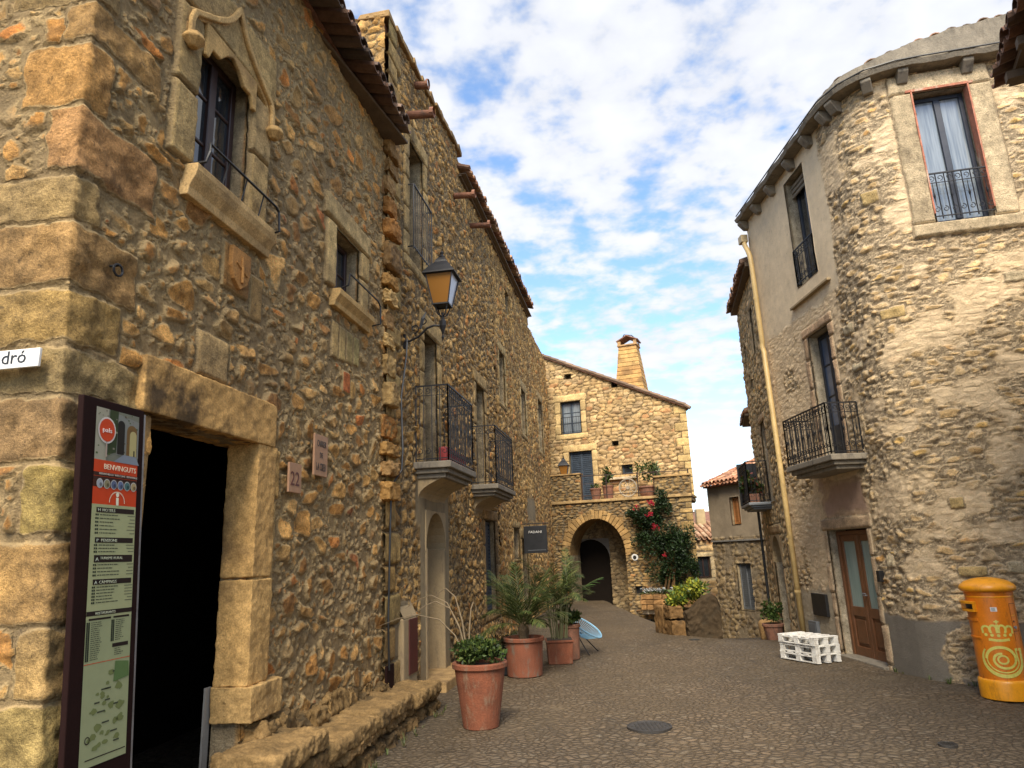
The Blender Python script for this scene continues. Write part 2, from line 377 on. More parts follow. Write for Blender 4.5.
rs = np.random.RandomState(7)
TABS = {}
def vnoise(x, y, seed=0):
    if seed not in TABS: TABS[seed] = np.random.RandomState(seed).rand(256, 256)
    T = TABS[seed]; xi = np.floor(x).astype(int); yi = np.floor(y).astype(int); fx = x-xi; fy = y-yi
    fx = fx*fx*(3-2*fx); fy = fy*fy*(3-2*fy); g = lambda a, b: T[a % 256, b % 256]
    return (g(xi, yi)*(1-fx)+g(xi+1, yi)*fx)*(1-fy)+(g(xi, yi+1)*(1-fx)+g(xi+1, yi+1)*fx)*fy
def fbm(x, y, seed, oct=4):
    r = 0; a = .5; t = 0
    for k in range(oct): r = r+a*vnoise(x*2**k, y*2**k, seed+k); t += a; a *= .5
    return r/t
def stones(U, Z, w, h, jit, seed, sizevar=.35, warp=.25, p=3.0):
    R = np.random.RandomState(seed); N_ = 256
    J = R.rand(N_, N_, 6)
    U = U+(fbm(U/w*.6, Z/h*.6, seed+50, 3)-.5)*w*warp*2; Z = Z+(fbm(U/w*.5+40, Z/h*.7, seed+60, 3)-.5)*h*warp*2
    j0 = np.floor(Z/h).astype(int)
    best = np.full(U.shape, 1e9); sec = best.copy(); bid = np.zeros(U.shape, int); tl = np.zeros(U.shape)
    for dj in (-2, -1, 0, 1, 2):
        j = j0+dj; ro = J[0, j % N_, 5]*w
        i0 = np.floor((U-ro)/w).astype(int)
        for di in (-2, -1, 0, 1, 2):
            i = i0+di; q = J[i % N_, j % N_]
            su = (i+.5+(q[..., 0]-.5)*jit)*w+ro; sz = (j+.5+(q[..., 1]-.5)*jit)*h
            d = (np.abs((U-su)/w)**p+np.abs((Z-sz)/h)**p)**(1/p)-(q[..., 2]-.5)*sizevar
            idn = (i % N_)*N_+(j % N_)
            m1 = d < best; sec = np.where(m1, best, np.minimum(sec, d)); bid = np.where(m1, idn, bid); best = np.where(m1, d, best); tl = np.where(m1, (U-su)*(q[..., 3]-.5)+(Z-sz)*(q[..., 4]-.5), tl)
    return bid, (sec-best)*.5*min(w, h)*1.0, tl
PAL_A = [((.40,.27,.125),4), ((.47,.35,.19),3), ((.36,.22,.09),3), ((.43,.19,.065),1.3), ((.30,.255,.16),2.2), ((.23,.14,.07),1.6), ((.53,.42,.26),1.3), ((.34,.12,.06),.35)]
PAL_B = [((.37,.27,.14),4), ((.44,.34,.20),3), ((.31,.21,.10),3), ((.40,.19,.08),1), ((.24,.19,.12),2.2), ((.15,.11,.07),1.6), ((.53,.43,.28),1.5)]
PAL_R = [((.56,.48,.35),4), ((.62,.56,.44),4), ((.50,.42,.29),3), ((.56,.44,.20),.8), ((.48,.30,.12),.35), ((.44,.41,.36),1.5), ((.36,.29,.20),.9)]
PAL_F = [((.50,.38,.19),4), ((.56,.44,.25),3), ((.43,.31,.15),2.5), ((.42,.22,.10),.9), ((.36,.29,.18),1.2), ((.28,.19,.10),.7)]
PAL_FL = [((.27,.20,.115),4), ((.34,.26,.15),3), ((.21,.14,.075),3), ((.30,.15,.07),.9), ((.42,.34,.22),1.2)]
PAL_M = [((.30,.24,.16),4), ((.36,.29,.19),3), ((.24,.18,.11),3), ((.2,.15,.1),1)]
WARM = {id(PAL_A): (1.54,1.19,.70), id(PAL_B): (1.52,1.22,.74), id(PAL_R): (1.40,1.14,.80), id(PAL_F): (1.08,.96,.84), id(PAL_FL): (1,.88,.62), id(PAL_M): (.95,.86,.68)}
def pal(idx, P, seed):
    R = np.random.RandomState(seed); w = np.array([q[1] for q in P]); w = w/w.sum(); cols = np.array([q[0] for q in P])*np.array(WARM[id(P)]); mu = cols.mean(0); cols = mu+(cols-mu)*.66
    ch = R.choice(len(P), 65536, p=w); c = cols[ch]*(.82+.36*R.rand(65536, 1)); return c[idx]
def smooth01(x): x = np.clip(x, 0, 1); return x*x*(3-2*x)
def wall(name, path, u0, u1, z0, z1, res, mat, parent, cell, relief, palette, seed, holes=(), blocks=(), plaster=None, top=None, rough=.006,
         sizevar=.35, jit=.75, p=3., reveal=.4, er=.03, warp=None, streak=0.0, gallet=0, pcol=(.5,.42,.29), resz=None, wob=.25, lump=0.0):
    """one masonry wall as a relief mesh. holes: (u0,u1,z0,z1[,depth]); blocks: (u0,u1,z0,z1,(r,g,b),h)"""
    def axis(a, b, br, r):
        br = sorted(set([a, b]+[round(x, 4) for x in br if a < x < b])); out = []
        for q, t in zip(br[:-1], br[1:]): out += list(np.linspace(q, t, max(1, int(round((t-q)/r)))+1))[:-1]
        return np.array(out+[b])
    us = axis(u0, u1, [x for h in holes for x in h[:2]]+[x for x in path.u if u0 < x < u1], res)
    zs = axis(z0, z1, [x for h in holes for x in h[2:4]], resz or res)
    U, Z = np.meshgrid(us, zs, indexing='ij')
    bid, edge, tilt = stones(U, Z, cell[0], cell[1], jit, seed, sizevar, wob, p)
    R = np.random.RandomState(seed+1); hr = R.rand(65536)
    col = pal(bid, palette, seed+2)
    prof = smooth01((edge-.003)/er)
    if gallet:
        sb, se, st_ = stones(U+3.3, Z+1.7, cell[0]*.30, cell[1]*.42, .9, seed+7, .3, .3, 3.0)
        gap = edge < gallet; show = gap & (hr[(sb*7+3) % 65536] < .62)
        edge = np.where(show, se, np.where(gap, 0, edge-gallet)); bid = np.where(show, (sb*13+5) % 65536, bid); tilt = np.where(show, 0, tilt)
        prof = smooth01((edge-.003)/er); col = pal(bid, palette, seed+2)
    disp = (relief*(.35+.9*hr[bid])*np.where(gap, .6, 1.0 ) if gallet else relief*(.35+.9*hr[bid]))
    disp = (disp+np.clip(tilt*.38, -.022, .022))*prof
    if lump: disp = disp*(1+lump*(fbm(U*3, Z*3, seed+90, 2)-.5))
    disp = disp+(fbm(U/.055, Z/.055, seed+9, 4)-.5)*rough*2*(.5+prof)+(fbm(U/.02, Z/.02, seed+12, 2)-.5)*.006+(fbm(U/.8, Z/.8, seed+20, 3)-.5)*.035
    pl = np.zeros(U.shape)
    if streak:
        sk = fbm(U/.17+Z*1.5, Z/.04, seed+41, 4)-.5; disp = disp+sk*streak*2; deep = smooth01((-sk-.10)*9); disp = disp-deep*streak*.8; col = col*(1-.35*deep[..., None])  # hollows are cut deeper and their shade is also put into the stone tint
    if plaster is not None:
        pl, pc = plaster(U, Z); col = col*(1-pl[..., None])+np.asarray(pc)*pl[..., None]
        flatd = relief*.75+(fbm(U/.3, Z/.3, seed+31, 3)-.5)*.012+(streak and (fbm(U/.16, Z/.05, seed+42, 4)-.5)*streak*.9*(pl < .9))
        disp = disp*(1-pl)+flatd*pl
    for k, b in enumerate(blocks):
        a0, a1, b0, b1, c, hh = b[:6]; rq_ = b[6] if len(b) > 6 else 1.0
        kf = (1.38, 1.25, 1.12) if len(b) > 6 and palette is PAL_A else ((1.15, 1.0, .72) if palette is not PAL_R else (1.05, .96, .80)); c = [x*y for x, y in zip(c, kf)]
        n = (fbm(U/.12, Z/.12, seed+100+k % 7, 3)-.5)*.02*rq_
        e = np.minimum(np.minimum(U-a0, a1-U), np.minimum(Z-b0, b1-Z))+n
        ins = e > 0
        near = (e > -.018) & ~ins
        edge = np.where(ins, e, np.where(near, 0, edge)); col = np.where(ins[..., None], np.asarray(c)*(.9+.2*hr[(k*37) % 999]), col)
        pl = np.where(ins, 0, pl)
        disp = np.where(ins, hh*smooth01(e/.025)**.6+(fbm(U/.07, Z/.07, seed+70, 4)-.5)*.012*rq_+(fbm(U/.2, Z/.2, seed+75+k % 5, 3)-.5)*.02*(rq_-1), np.where(near, np.minimum(disp, .004), disp))
    pos = path.at(U.ravel()); nr = path.nrm(U.ravel()); D = disp.ravel()
    X = pos[:, 0]+nr[:, 0]*D; Y = pos[:, 1]+nr[:, 1]*D; Zr = Z.ravel().copy()
    if warp is not None:
        du = warp(U.ravel(), Zr); d = np.stack([-path.nrm(U.ravel()+.001)[:, 1], path.nrm(U.ravel()+.001)[:, 0]], 1)
        X = X+du[:, 0]; Y = Y+du[:, 1]
    nu, nz = len(us), len(zs)
    keep = np.ones((nu-1, nz-1), bool); uc = (us[:-1]+us[1:])/2; zc = (zs[:-1]+zs[1:])/2
    for h in holes:
        keep[np.ix_((uc > h[0]) & (uc < h[1]), (zc > h[2]) & (zc < h[3]))] = False
    if top is not None:
        tz = top(us); Zr = np.minimum(Zr, np.repeat(tz, nz)); keep &= (zs[:-1][None, :] < np.minimum(tz[:-1], tz[1:])[:, None]) | (zs[:-1][None, :] < np.maximum(tz[:-1], tz[1:])[:, None])
    V = np.stack([X, Y, Zr], 1)
    ii, jj = np.nonzero(keep); a = ii*nz+jj; Fq = np.stack([a, a+nz, a+nz+1, a+1], 1)
    V = list(map(tuple, V)); 
    edge_l = np.clip(edge, 0, .08).ravel().tolist(); pl_l = pl.ravel().tolist(); col_l = col.reshape(-1, 3).tolist()
    Fl = Fq.tolist()
    for h in holes:                      # reveals
        dep = h[4] if len(h) > 4 else reveal
        if h[0] <= u0+1e-6 and h[1] >= u1-1e-6: continue
        iu = np.nonzero((us >= h[0]-1e-6) & (us <= h[1]+1e-6))[0]; iz = np.nonzero((zs >= h[2]-1e-6) & (zs <= h[3]+1e-6))[0]
        loops = [([(iu[0], z) for z in iz], 1), ([(iu[-1], z) for z in iz], -1), ([(u, iz[-1]) for u in iu], 1), ([(u, iz[0]) for u in iu], -1)]
        for lp, sg in loops:
            prev = None
            for (i, j) in lp:
                base = V[i*nz+j]; q = path.at(np.array([us[i]]))[0]; nn = path.nrm(np.array([us[i]]))[0]
                row = [i*nz+j]
                for t in (.04, dep):
                    V.append((q[0]-nn[0]*t, q[1]-nn[1]*t, base[2])); row.append(len(V)-1)
                    edge_l.append(.05); pl_l.append(0.0); col_l.append([.32, .25, .15] if palette is not PAL_R else [.45, .38, .27])
                if prev:
                    for t in range(2):
                        Fl.append([prev[t], row[t], row[t+1], prev[t+1]] if sg > 0 else [row[t], prev[t], prev[t+1], row[t+1]])
                prev = row
    me = bpy.data.meshes.new(name); nv = len(V); nf = len(Fl)
    me.vertices.add(nv); me.vertices.foreach_set('co', np.array(V, dtype=np.float32).ravel())
    me.loops.add(nf*4); me.loops.foreach_set('vertex_index', np.array(Fl, dtype=np.int32).ravel())
    me.polygons.add(nf); me.polygons.foreach_set('loop_start', np.arange(0, nf*4, 4, dtype=np.int32))
    try: me.polygons.foreach_set('loop_total', np.full(nf, 4, dtype=np.int32))
    except Exception: pass
    me.update(calc_edges=True); me.validate()
    me.polygons.foreach_set('use_smooth', np.ones(len(me.polygons), bool))
    ca = me.color_attributes.new('tint', 'FLOAT_COLOR', 'POINT'); cl = np.array(col_l, dtype=np.float32); ca.data.foreach_set('color', np.concatenate([cl, np.ones((nv, 1), np.float32)], 1).ravel())
    for nm, arr in (('edge', edge_l), ('plas', pl_l)):
        at_ = me.attributes.new(nm, 'FLOAT', 'POINT'); at_.data.foreach_set('value', np.array(arr, dtype=np.float32))
    return link(name, me, mat, parent)

def core(name, pts, z0, z1, mat, parent):       # the closed body of a house behind its masonry face
    mb = MB(); n = len(pts); zt = z1 if isinstance(z1, (list, tuple)) else [z1]*n
    mb.add([(x, y, z0) for x, y in pts]+[(x, y, zt[i]) for i, (x, y) in enumerate(pts)], [tuple(range(n)), tuple(range(2*n-1, n-1, -1))]+[(i, (i+1) % n, n+(i+1) % n, n+i) for i in range(n)])
    return mb.build(name, mat, parent)

def surround(u0, u1, z0, z1, w=.2, lint=.25, sill=.0, col=(.40,.32,.20), h=.035, seed=0, step=.42):
    R = random.Random(seed); b = []
    for a, bb in ((u0-w, u0), (u1, u1+w)):
        z = z0
        while z < z1-1e-3:
            t = min(z1, z+step*R.uniform(.8, 1.3)); t = z1 if z1-t < .12 else t
            ex = R.uniform(-.02, .05)
            c = jc(col, R.uniform(.85, 1.12))
            b.append((a-(ex if a < u0-.01 else 0), bb+(ex if a >= u0-.01 else 0), z+.004, t-.004, c, h)); z = t
    b.append((u0-w-.04, u1+w+.04, z1, z1+lint, tuple(x*1.02 for x in col), h+.004))
    if sill: b.append((u0-w-.02, u1+w+.02, z0-sill, z0, tuple(x*1.0 for x in col), h+.004))
    return b
def window(parent, path, u0, u1, z0, z1, dep, fm, gm, bars=(1, 1), fw=.055, name='window', shutter=False, lower=0):
    L = path.L; mb = MB()
    mb.box(L, u0, u0+fw, -dep-.05, -dep, z0, z1); mb.box(L, u1-fw, u1, -dep-.05, -dep, z0, z1)
    mb.box(L, u0+fw, u1-fw, -dep-.05, -dep, z1-fw, z1); mb.box(L, u0+fw, u1-fw, -dep-.05, -dep, z0, z0+fw)
    nu, nz = bars
    for i in range(1, nu):
        u = u0+(u1-u0)*i/nu; mb.box(L, u-fw*.7, u+fw*.7, -dep-.045, -dep+.008, z0+fw, z1-fw)
    for i in range(1, nz):
        z = z0+(z1-z0)*i/nz; mb.box(L, u0+fw, u1-fw, -dep-.042, -dep-.012, z-.014, z+.014)
    if lower: mb.box(L, u0+fw, u1-fw, -dep-.04, -dep-.006, z0+fw, z0+lower)
    w = mb.build(name, fm, parent, bevel=.006, seg=1)
    if not shutter:
        g = MB(); g.box(L, u0+fw*.5, u1-fw*.5, -dep-.035, -dep-.025, z0+fw*.5, z1-fw*.5); g.build('pane', gm, w)
    else:
        g = MB(); nS = int((z1-z0-2*fw)/.07)
        g.box(L, u0+fw, u1-fw, -dep-.04, -dep-.03, z0+fw, z1-fw)
        for i in range(nS):
            z = z0+fw+.07*i; g.box(L, u0+fw, u1-fw, -dep-.03, -dep-.012, z+.01, z+.055)
        g.build('shutter_leaf', fm, w)
    return w
def spiral(c, ax, ay, r0, r1, a0, a1, n=18):
    return [c+(ax*cos(a0+(a1-a0)*i/n)+ay*sin(a0+(a1-a0)*i/n))*(r0+(r1-r0)*i/n) for i in range(n+1)]
def railing(parent, path, u0, u1, off, z0, z1, step=.11, name='railing', scrolls=True, mat=None, bulge=0, wallo=0.02, r=.008, mid=True, front_only=False):
    mb = MB(); L = path.L; mat = mat or IRON
    cor = [L(u0, wallo, 0), L(u0, off, 0), L(u1, off, 0), L(u1, wallo, 0)]
    if front_only: cor = [L(u0, off, 0), L(u1, off, 0)]
    up = lambda p, z: Vector((p.x, p.y, z))
    for z, rr in ((z1, .014), (z0+.04, .010))+(((z1-.14, .007),) if mid else ()):
        mb.tube([up(p, z) for p in cor], rr, 4)
    if front_only:
        for uu in (u0, u1): mb.tube([L(uu, wallo, z1), L(uu, off, z1)], .012, 4); mb.tube([L(uu, wallo, z0+.04), L(uu, off, z0+.04)], .01, 4)
    for a, b in zip(cor[:-1], cor[1:]):
        n = max(1, int(round((b-a).length/step))); d = (b-a).normalized()
        for i in range(n+1):
            p = a.lerp(b, i/n); big = i in (0, n)
            mb.tube([up(p, z0), up(p, z1)], .012 if big else r, 4)
            if scrolls and i < n:
                q = a.lerp(b, (i+.5)/n)
                for (zc, sg) in ((z1-.07, 1), (z0+.14, -1)):
                    if z1-.07 == zc or i % 1 == 0:
                        mb.tube(spiral(up(q, zc), d, Vector((0, 0, sg)), min(.045, step*.42), .012, -pi/2, pi*1.6, 11), .006, 4, False)
        if scrolls:
            for i in range(n):
                if i % 2 == 0:
                    p = a.lerp(b, (i+.5)/n); mb.tube([up(p, z0+.2), up(p, (z0+z1)/2-.05), up(p, (z0+z1)/2), up(p, (z0+z1)/2+.05), up(p, z1-.14)], [.004, .006, .016, .006, .004], 4)
    return mb.build(name, mat, parent)
TILEC = [(.33,.16,.085), (.27,.13,.075), (.38,.23,.14), (.20,.12,.085), (.14,.10,.08), (.40,.27,.18)]
def tiles(parent, path, u0, u1, off, z, rows=3, step=.21, slope=.3, cols=TILEC, seed=1, name='roof_tiles', tl=.42, under=True, thick=.016, zf=None):
    R = random.Random(seed); mb = MB(); n = int((u1-u0)/step)
    def one(u, o, zz, up, r0, r1, ln):
        mb.col = jc(R.choice(cols), R.uniform(.75, 1.2)); k = 6; vs = []
        j = R.uniform(-.012, .012); jo = R.uniform(-.025, .025); jz = R.uniform(-.006, .006)
        for (t, r) in ((0, r0), (1, r1)):
            for th in (0, thick):
                for i in range(k+1):
                    a = pi*i/k; rr = r-th
                    uu = u+j+cos(a)*rr; h = sin(a)*rr*(1 if up else -1)
                    vs.append(path.L(uu, o+jo-ln*t, zz+jz+h*.9+ln*t*slope))
        fs = []; K = k+1
        for i in range(k):
            fs += [(i, i+1, 2*K+i+1, 2*K+i), (K+i, 3*K+i, 3*K+i+1, K+i+1), (i, K+i, K+i+1, i+1), (2*K+i, 2*K+i+1, 3*K+i+1, 3*K+i)]
        fs += [(0, 2*K, 3*K, K), (k, K+k, 3*K+k, 2*K+k)]
        mb.add(vs, fs)
    for i in range(n+1):
        u = u0+step*i
        zb = z if zf is None else zf(u)
        for r in range(rows):
            o = off-r*(tl-.1); zz = zb+r*(tl-.1)*slope+r*.006
            one(u, o, zz+.045, False, .085, .10, tl)
            if i < n: one(u+step/2, o-.02, zz+.075, True, .095, .08, tl)
    return mb.build(name, TILE, parent, smooth=False)

def leafy(mb, rnd, center, rad, n, size, cols, clump=7, up=.2, flat=1.0):
    cs = []
    for i in range(clump):
        th = rnd.uniform(0, 2*pi); ph = rnd.uniform(-.6, 1.0); r = rnd.uniform(.35, .85)
        cs.append((Vector((cos(th)*r*cos(ph)*rad[0], sin(th)*r*cos(ph)*rad[1], sin(ph)*r*rad[2])), rnd.uniform(.35, .6)))
    for i in range(n):
        c, cr = rnd.choice(cs); v = Vector((rnd.gauss(0, 1), rnd.gauss(0, 1), rnd.gauss(0, 1))).normalized()*rnd.uniform(.5, 1)
        p = Vector(center)+c+Vector((v.x*rad[0]*cr, v.y*rad[1]*cr, v.z*rad[2]*cr))
        d = (v+Vector((0, 0, up))+Vector((rnd.gauss(0, .5), rnd.gauss(0, .5), rnd.gauss(0, .5)))).normalized()
        s_ = size*rnd.uniform(.6, 1.3); side = d.cross(Vector((rnd.gauss(0, 1), rnd.gauss(0, 1), rnd.gauss(0, 1)))).normalized(); nn = d.cross(side)
        mb.col = jc(rnd.choice(cols), rnd.uniform(.7, 1.25))
        mb.add([p-d*s_*.5, p+side*s_*.28*flat+nn*s_*.06, p+d*s_*.5, p-side*s_*.28*flat+nn*s_*.06], [(0, 1, 2, 3)])

_tex = {}
def roughen(ob, lv, st, size, simple=False):
    sb = ob.modifiers.new('sub', 'SUBSURF'); sb.levels = sb.render_levels = lv; sb.subdivision_type = 'SIMPLE' if simple else 'CATMULL_CLARK'
    for k, (a, b) in enumerate(((st, size), (st*.45, size*.35))):
        key = round(b, 3)
        if key not in _tex:
            tx = bpy.data.textures.new('rough_%d' % len(_tex), 'CLOUDS'); tx.noise_scale = b; tx.noise_depth = 4; tx.noise_type = 'HARD_NOISE'; _tex[key] = tx
        d = ob.modifiers.new('disp%d' % k, 'DISPLACE'); d.texture = _tex[key]; d.strength = a; d.mid_level = .5; d.texture_coords = 'GLOBAL'
def text_mesh(name, txt, size, origin, xdir, ydir, mat, parent=None, ext=.001, align='LEFT', col=(.8, .8, .8), sx=1, label=None):
    cu = bpy.data.curves.new(name, 'FONT'); cu.body = txt; cu.size = size; cu.extrude = ext; cu.align_x = align; cu.resolution_u = 2
    tmp = bpy.data.objects.new('tmp', cu); C.objects.link(tmp); bpy.context.view_layer.update()
    dg = bpy.context.evaluated_depsgraph_get(); me = bpy.data.meshes.new_from_object(tmp.evaluated_get(dg)); bpy.data.objects.remove(tmp)
    xd = Vector(xdir).normalized(); yd = Vector(ydir).normalized(); nd = xd.cross(yd); o = Vector(origin)
    for v in me.vertices: v.co = o+xd*v.co.x*sx+yd*v.co.y+nd*v.co.z
    a = me.color_attributes.new('tint', 'FLOAT_COLOR', 'POINT')
    a.data.foreach_set('color', np.tile(np.array([*col, 1], dtype=np.float32), len(me.vertices)))
    me.name = name; me.materials.clear()
    return link(name, me, mat, parent)

def rough_block(mb, L, u0, u1, o0, o1, z0, z1, R, col, n=(6, 3, 3), amp=.03, rd=1.0):
    vs = {}; fs = []
    nu, no, nz_ = n
    seed = R.randint(0, 999)
    def V(i, j, k):
        key = (i, j, k)
        if key not in vs:
            u = u0+(u1-u0)*i/nu; o = o0+(o1-o0)*j/no; z_ = z0+(z1-z0)*k/nz_
            rr = random.Random(hash((i, j, k, seed)))
            # round the outer corners
            ex = (i in (0, nu))+(j in (0, no))+(k in (0, nz_))
            cu, co, cz = (u0+u1)/2, (o0+o1)/2, (z0+z1)/2
            sh = rd*(.0 if ex < 2 else (.035 if ex == 2 else .06))
            u += (cu-u)*sh*.5; o += (co-o)*sh*2; z_ += (cz-z_)*sh*2
            vs[key] = (len(mb.v), ); mb.v.append(tuple(L(u+rr.uniform(-amp, amp)*.5, o+rr.uniform(-amp, amp), z_+rr.uniform(-amp, amp)*.7))); mb.c.append(jc(col, rr.uniform(.8, 1.15)))
        return vs[key][0]
    for i in range(nu):
        for j in range(no): 
            fs.append((V(i, j, nz_), V(i+1, j, nz_), V(i+1, j+1, nz_), V(i, j+1, nz_))); fs.append((V(i, j, 0), V(i, j+1, 0), V(i+1, j+1, 0), V(i+1, j, 0)))
    for i in range(nu):
        for k in range(nz_):
            fs.append((V(i, no, k), V(i, no, k+1), V(i+1, no, k+1), V(i+1, no, k))); fs.append((V(i, 0, k), V(i+1, 0, k), V(i+1, 0, k+1), V(i, 0, k+1)))
    for j in range(no):
        for k in range(nz_):
            fs.append((V(0, j, k), V(0, j, k+1), V(0, j+1, k+1), V(0, j+1, k))); fs.append((V(nu, j, k), V(nu, j+1, k), V(nu, j+1, k+1), V(nu, j, k+1)))
    for f in fs: mb.f.append(f); mb.mi.append(0)

# ------------------------------------------------------------------ plan of the street (metres)
A0 = np.array([-2.32, 3.68]); A1 = np.array([-1.57, 8.3]); dA = (A1-A0)/np.linalg.norm(A1-A0); nA = np.array([dA[1], -dA[0]])
CA = A0-.22*dA
PA = Path([CA-nA*3.2, CA, A1+dA*.05], u0=-3.42)            # u of house corner = -0.22
B0 = A1; B1 = np.array([1.22, 24.8]); dB = (B1-B0)/np.linalg.norm(B1-B0); nB = np.array([dB[1], -dB[0]])
PB = Path([B0-dB*.1, B1+dB*.4], u0=-.1)
# right house: straight flank, rounded corner, front
R0 = np.array([4.937, 13.0]); Rd = np.array([.11, -4.0]); Rd /= np.linalg.norm(Rd); F0 = np.array([5.5, 8.75]); Fd = np.array([3.5, -.75]); Fd /= np.linalg.norm(Fd)
A_ = np.array([[Rd[0], -Fd[0]], [Rd[1], -Fd[1]]]); tt = np.linalg.solve(A_, F0-R0); X0 = R0+Rd*tt[0]
ang = math.acos(Rd@Fd); RAD = .75; tl_ = RAD*tan(ang/2); T0 = X0-Rd*tl_; T1 = X0+Fd*tl_
nR = np.array([Rd[1], -Rd[0]]); cen = T0-nR*RAD
a0_ = atan2(*(T0-cen)[::-1]); a1_ = a0_+ang
arc = [cen+RAD*np.array([cos(a0_+(a1_-a0_)*i/12), sin(a0_+(a1_-a0_)*i/12)]) for i in range(13)]
PR = Path([R0]+arc+[F0+Fd*3.3], u0=1.0)
UF = PR.u[13]-(T1-F0)@Fd                                    # path u = UF + front u
UA0, UA1 = PR.u[1], PR.u[13]
P2 = Path([(5.02, 14.45), (5.02, 13.0)], u0=0)             # second right house flank
PF = Path([(1.0-.37*.93, 24.9+.37*.37), (5.0*.93+.95+.05, 24.9-.368*4.9)], u0=-.37)
Fa = np.array([1.0, 24.9]); dF = np.array([4.55, -1.8]); dF /= np.linalg.norm(dF); nF = np.array([dF[1], -dF[0]])
PF = Path([Fa-dF*.5, Fa+dF*5.12], u0=-.5)
PFU = Path([Fa-dF*1.0-nF*1.2, Fa+dF*5.08-nF*1.2], u0=-1.0)

def gz(x, y):
    s = np.clip((x-2.9)/1.8, 0, 1); s = s*s*(3-2*s)
    d = np.clip(y-12.6, 0, 16); d = np.where(d < 2, d*d/4, d-1)
    return -s*d*.118
# ================================================================== SETTING: ground
def ground():
    xs = np.concatenate([[-400, -120, -40, -15, -8], np.arange(-5, 9.01, .06), [12, 20, 45, 120, 400]])
    ys = np.concatenate([[-300, -80, -20, -5, 0, 2], np.arange(3, 12, .05), np.arange(12, 34, .15), [40, 60, 100, 200, 500, 900]])
    X, Y = np.meshgrid(xs, ys, indexing='ij')
    Z = gz(X, Y)+(fbm(X*.9, Y*.9, 5, 3)-.5)*.05*(np.abs(X) < 9)+(fbm(X*7, Y*7, 8, 3)-.5)*.016
    # shallow gutter along the left of the lane
    V = np.stack([X.ravel(), Y.ravel(), Z.ravel()], 1); nz = len(ys); nu = len(xs)
    ii, jj = np.meshgrid(np.arange(nu-1), np.arange(nz-1), indexing='ij'); a = (ii*nz+jj).ravel(); Fq = np.stack([a, a+nz, a+nz+1, a+1], 1)
    me = bpy.data.meshes.new('ground'); me.from_pydata(V.tolist(), [], Fq.tolist()); me.update(); me.polygons.foreach_set('use_smooth', [True]*len(me.polygons))
    o = link('ground', me, COB); tagit(o, kind='structure')
ground()

# ================================================================== HOUSE A (near left)
hA = thing('stone_house', 'ochre rubble stone house on the near left with tall dark doorway and ogee window', 'house', (CA[0], CA[1], 0))
colq = [(.42,.32,.165), (.38,.28,.14), (.42,.31,.155), (.36,.29,.155), (.39,.28,.135)]
bA = []
rq = random.Random(4); z = -.2; k = 0
while z < 7.3:
    hgt = rq.uniform(.26, .46); ll = rq.uniform(.34, .6) if k % 2 else rq.uniform(.15, .28); lr = rq.uniform(.15, .26) if k % 2 else rq.uniform(.34, .62)
    if 2.4 < z < 3.4: ll += .2; lr += .12
    if z < 2.55: lr = min(lr, .3)
    bA.append((-.22-ll, -.22+lr, z, z+hgt-.02, tuple(c*w_*rq.uniform(.85, 1.05) for c, w_ in zip(rq.choice(colq), (.80,.755,.60))), .013, 3.2)); z += hgt; k += 1
# portal
bA += [(1.72, 2.0, .86, 1.55, (.42,.34,.2), .05), (1.72, 2.02, 1.555, 2.2, (.44,.34,.19), .05), (1.72, 2.06, 2.205, 2.62, (.42,.3,.15), .05),
       (.87, 1.26, 2.98, 3.32, (.48,.37,.22), .03), (1.1, 1.48, 3.72, 4.10, (.36,.22,.10), .03), (1.5, 1.7, 3.6, 3.98, (.42,.3,.15), .02)]
bA += [(3.05+.19*i, 3.22+.19*i, 3.72+.02*i, 4.12, (.46-.02*i,.36,.20), .02) for i in range(4)]+[(3.35, 3.55, 3.42, 3.66, (.36,.13,.06), .02)]
bA += [(.42, .68, 4.42+.0, 4.98, (.45,.36,.21), .05), (.42, .68, 4.99, 5.62, (.43,.34,.19), .05), (1.36, 1.64, 4.42, 5.0, (.45,.35,.2), .05), (1.36, 1.66, 5.01, 5.55, (.44,.35,.22), .05),
       (.40, 1.70, 5.64, 6.1, (.42,.33,.19), .05)]
bA += [(2.84, 3.08, 4.44, 5.18, (.50,.41,.25), .045), (3.75, 3.98, 4.44, 4.85, (.46,.37,.22), .045), (3.75, 4.0, 4.86, 5.18, (.48,.38,.22), .045), (2.78, 4.02, 5.19, 5.46, (.50,.41,.26), .05)]
def warpA(u, z):
    s = .045*np.clip(3.0-z, -1.0, 2.4)*np.clip(1-np.maximum(u+.22, 0)/1.2, 0, 1); s = s*1.6
    return np.stack([dA[0]*s, dA[1]*s], 1)
wall('wall', PA, -3.42, 4.73, -.3, 7.3, .0155, RUB_A, hA, (.24, .155), .021, PAL_A, 11, gallet=.017,
     holes=[(.45, 1.71, -.3, 2.62, .22), (.68, 1.35, 4.42, 5.62, .34), (3.08, 3.75, 4.44, 5.18, .3)], blocks=bA, warp=warpA, sizevar=.62, jit=1.0, rough=.015, er=.011, wob=.5, p=2.8, lump=.6)
LA = PA.L
c1 = CA-dA*.0
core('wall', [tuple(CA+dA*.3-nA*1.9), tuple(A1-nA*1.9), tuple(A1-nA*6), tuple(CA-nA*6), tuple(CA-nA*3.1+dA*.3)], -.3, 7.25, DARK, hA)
def blk(parent, name, L, specs, mat, jit=.006, bev=.014, cols=None, seed=3):
    R = random.Random(seed); mb = MB()
    for s_ in specs:
        mb.col = jc((cols or (.42,.33,.19)), R.uniform(.92, 1.08)); mb.box(L, *s_, jit=jit, rnd=R)
    return mb.build(name, mat, parent, bevel=bev)
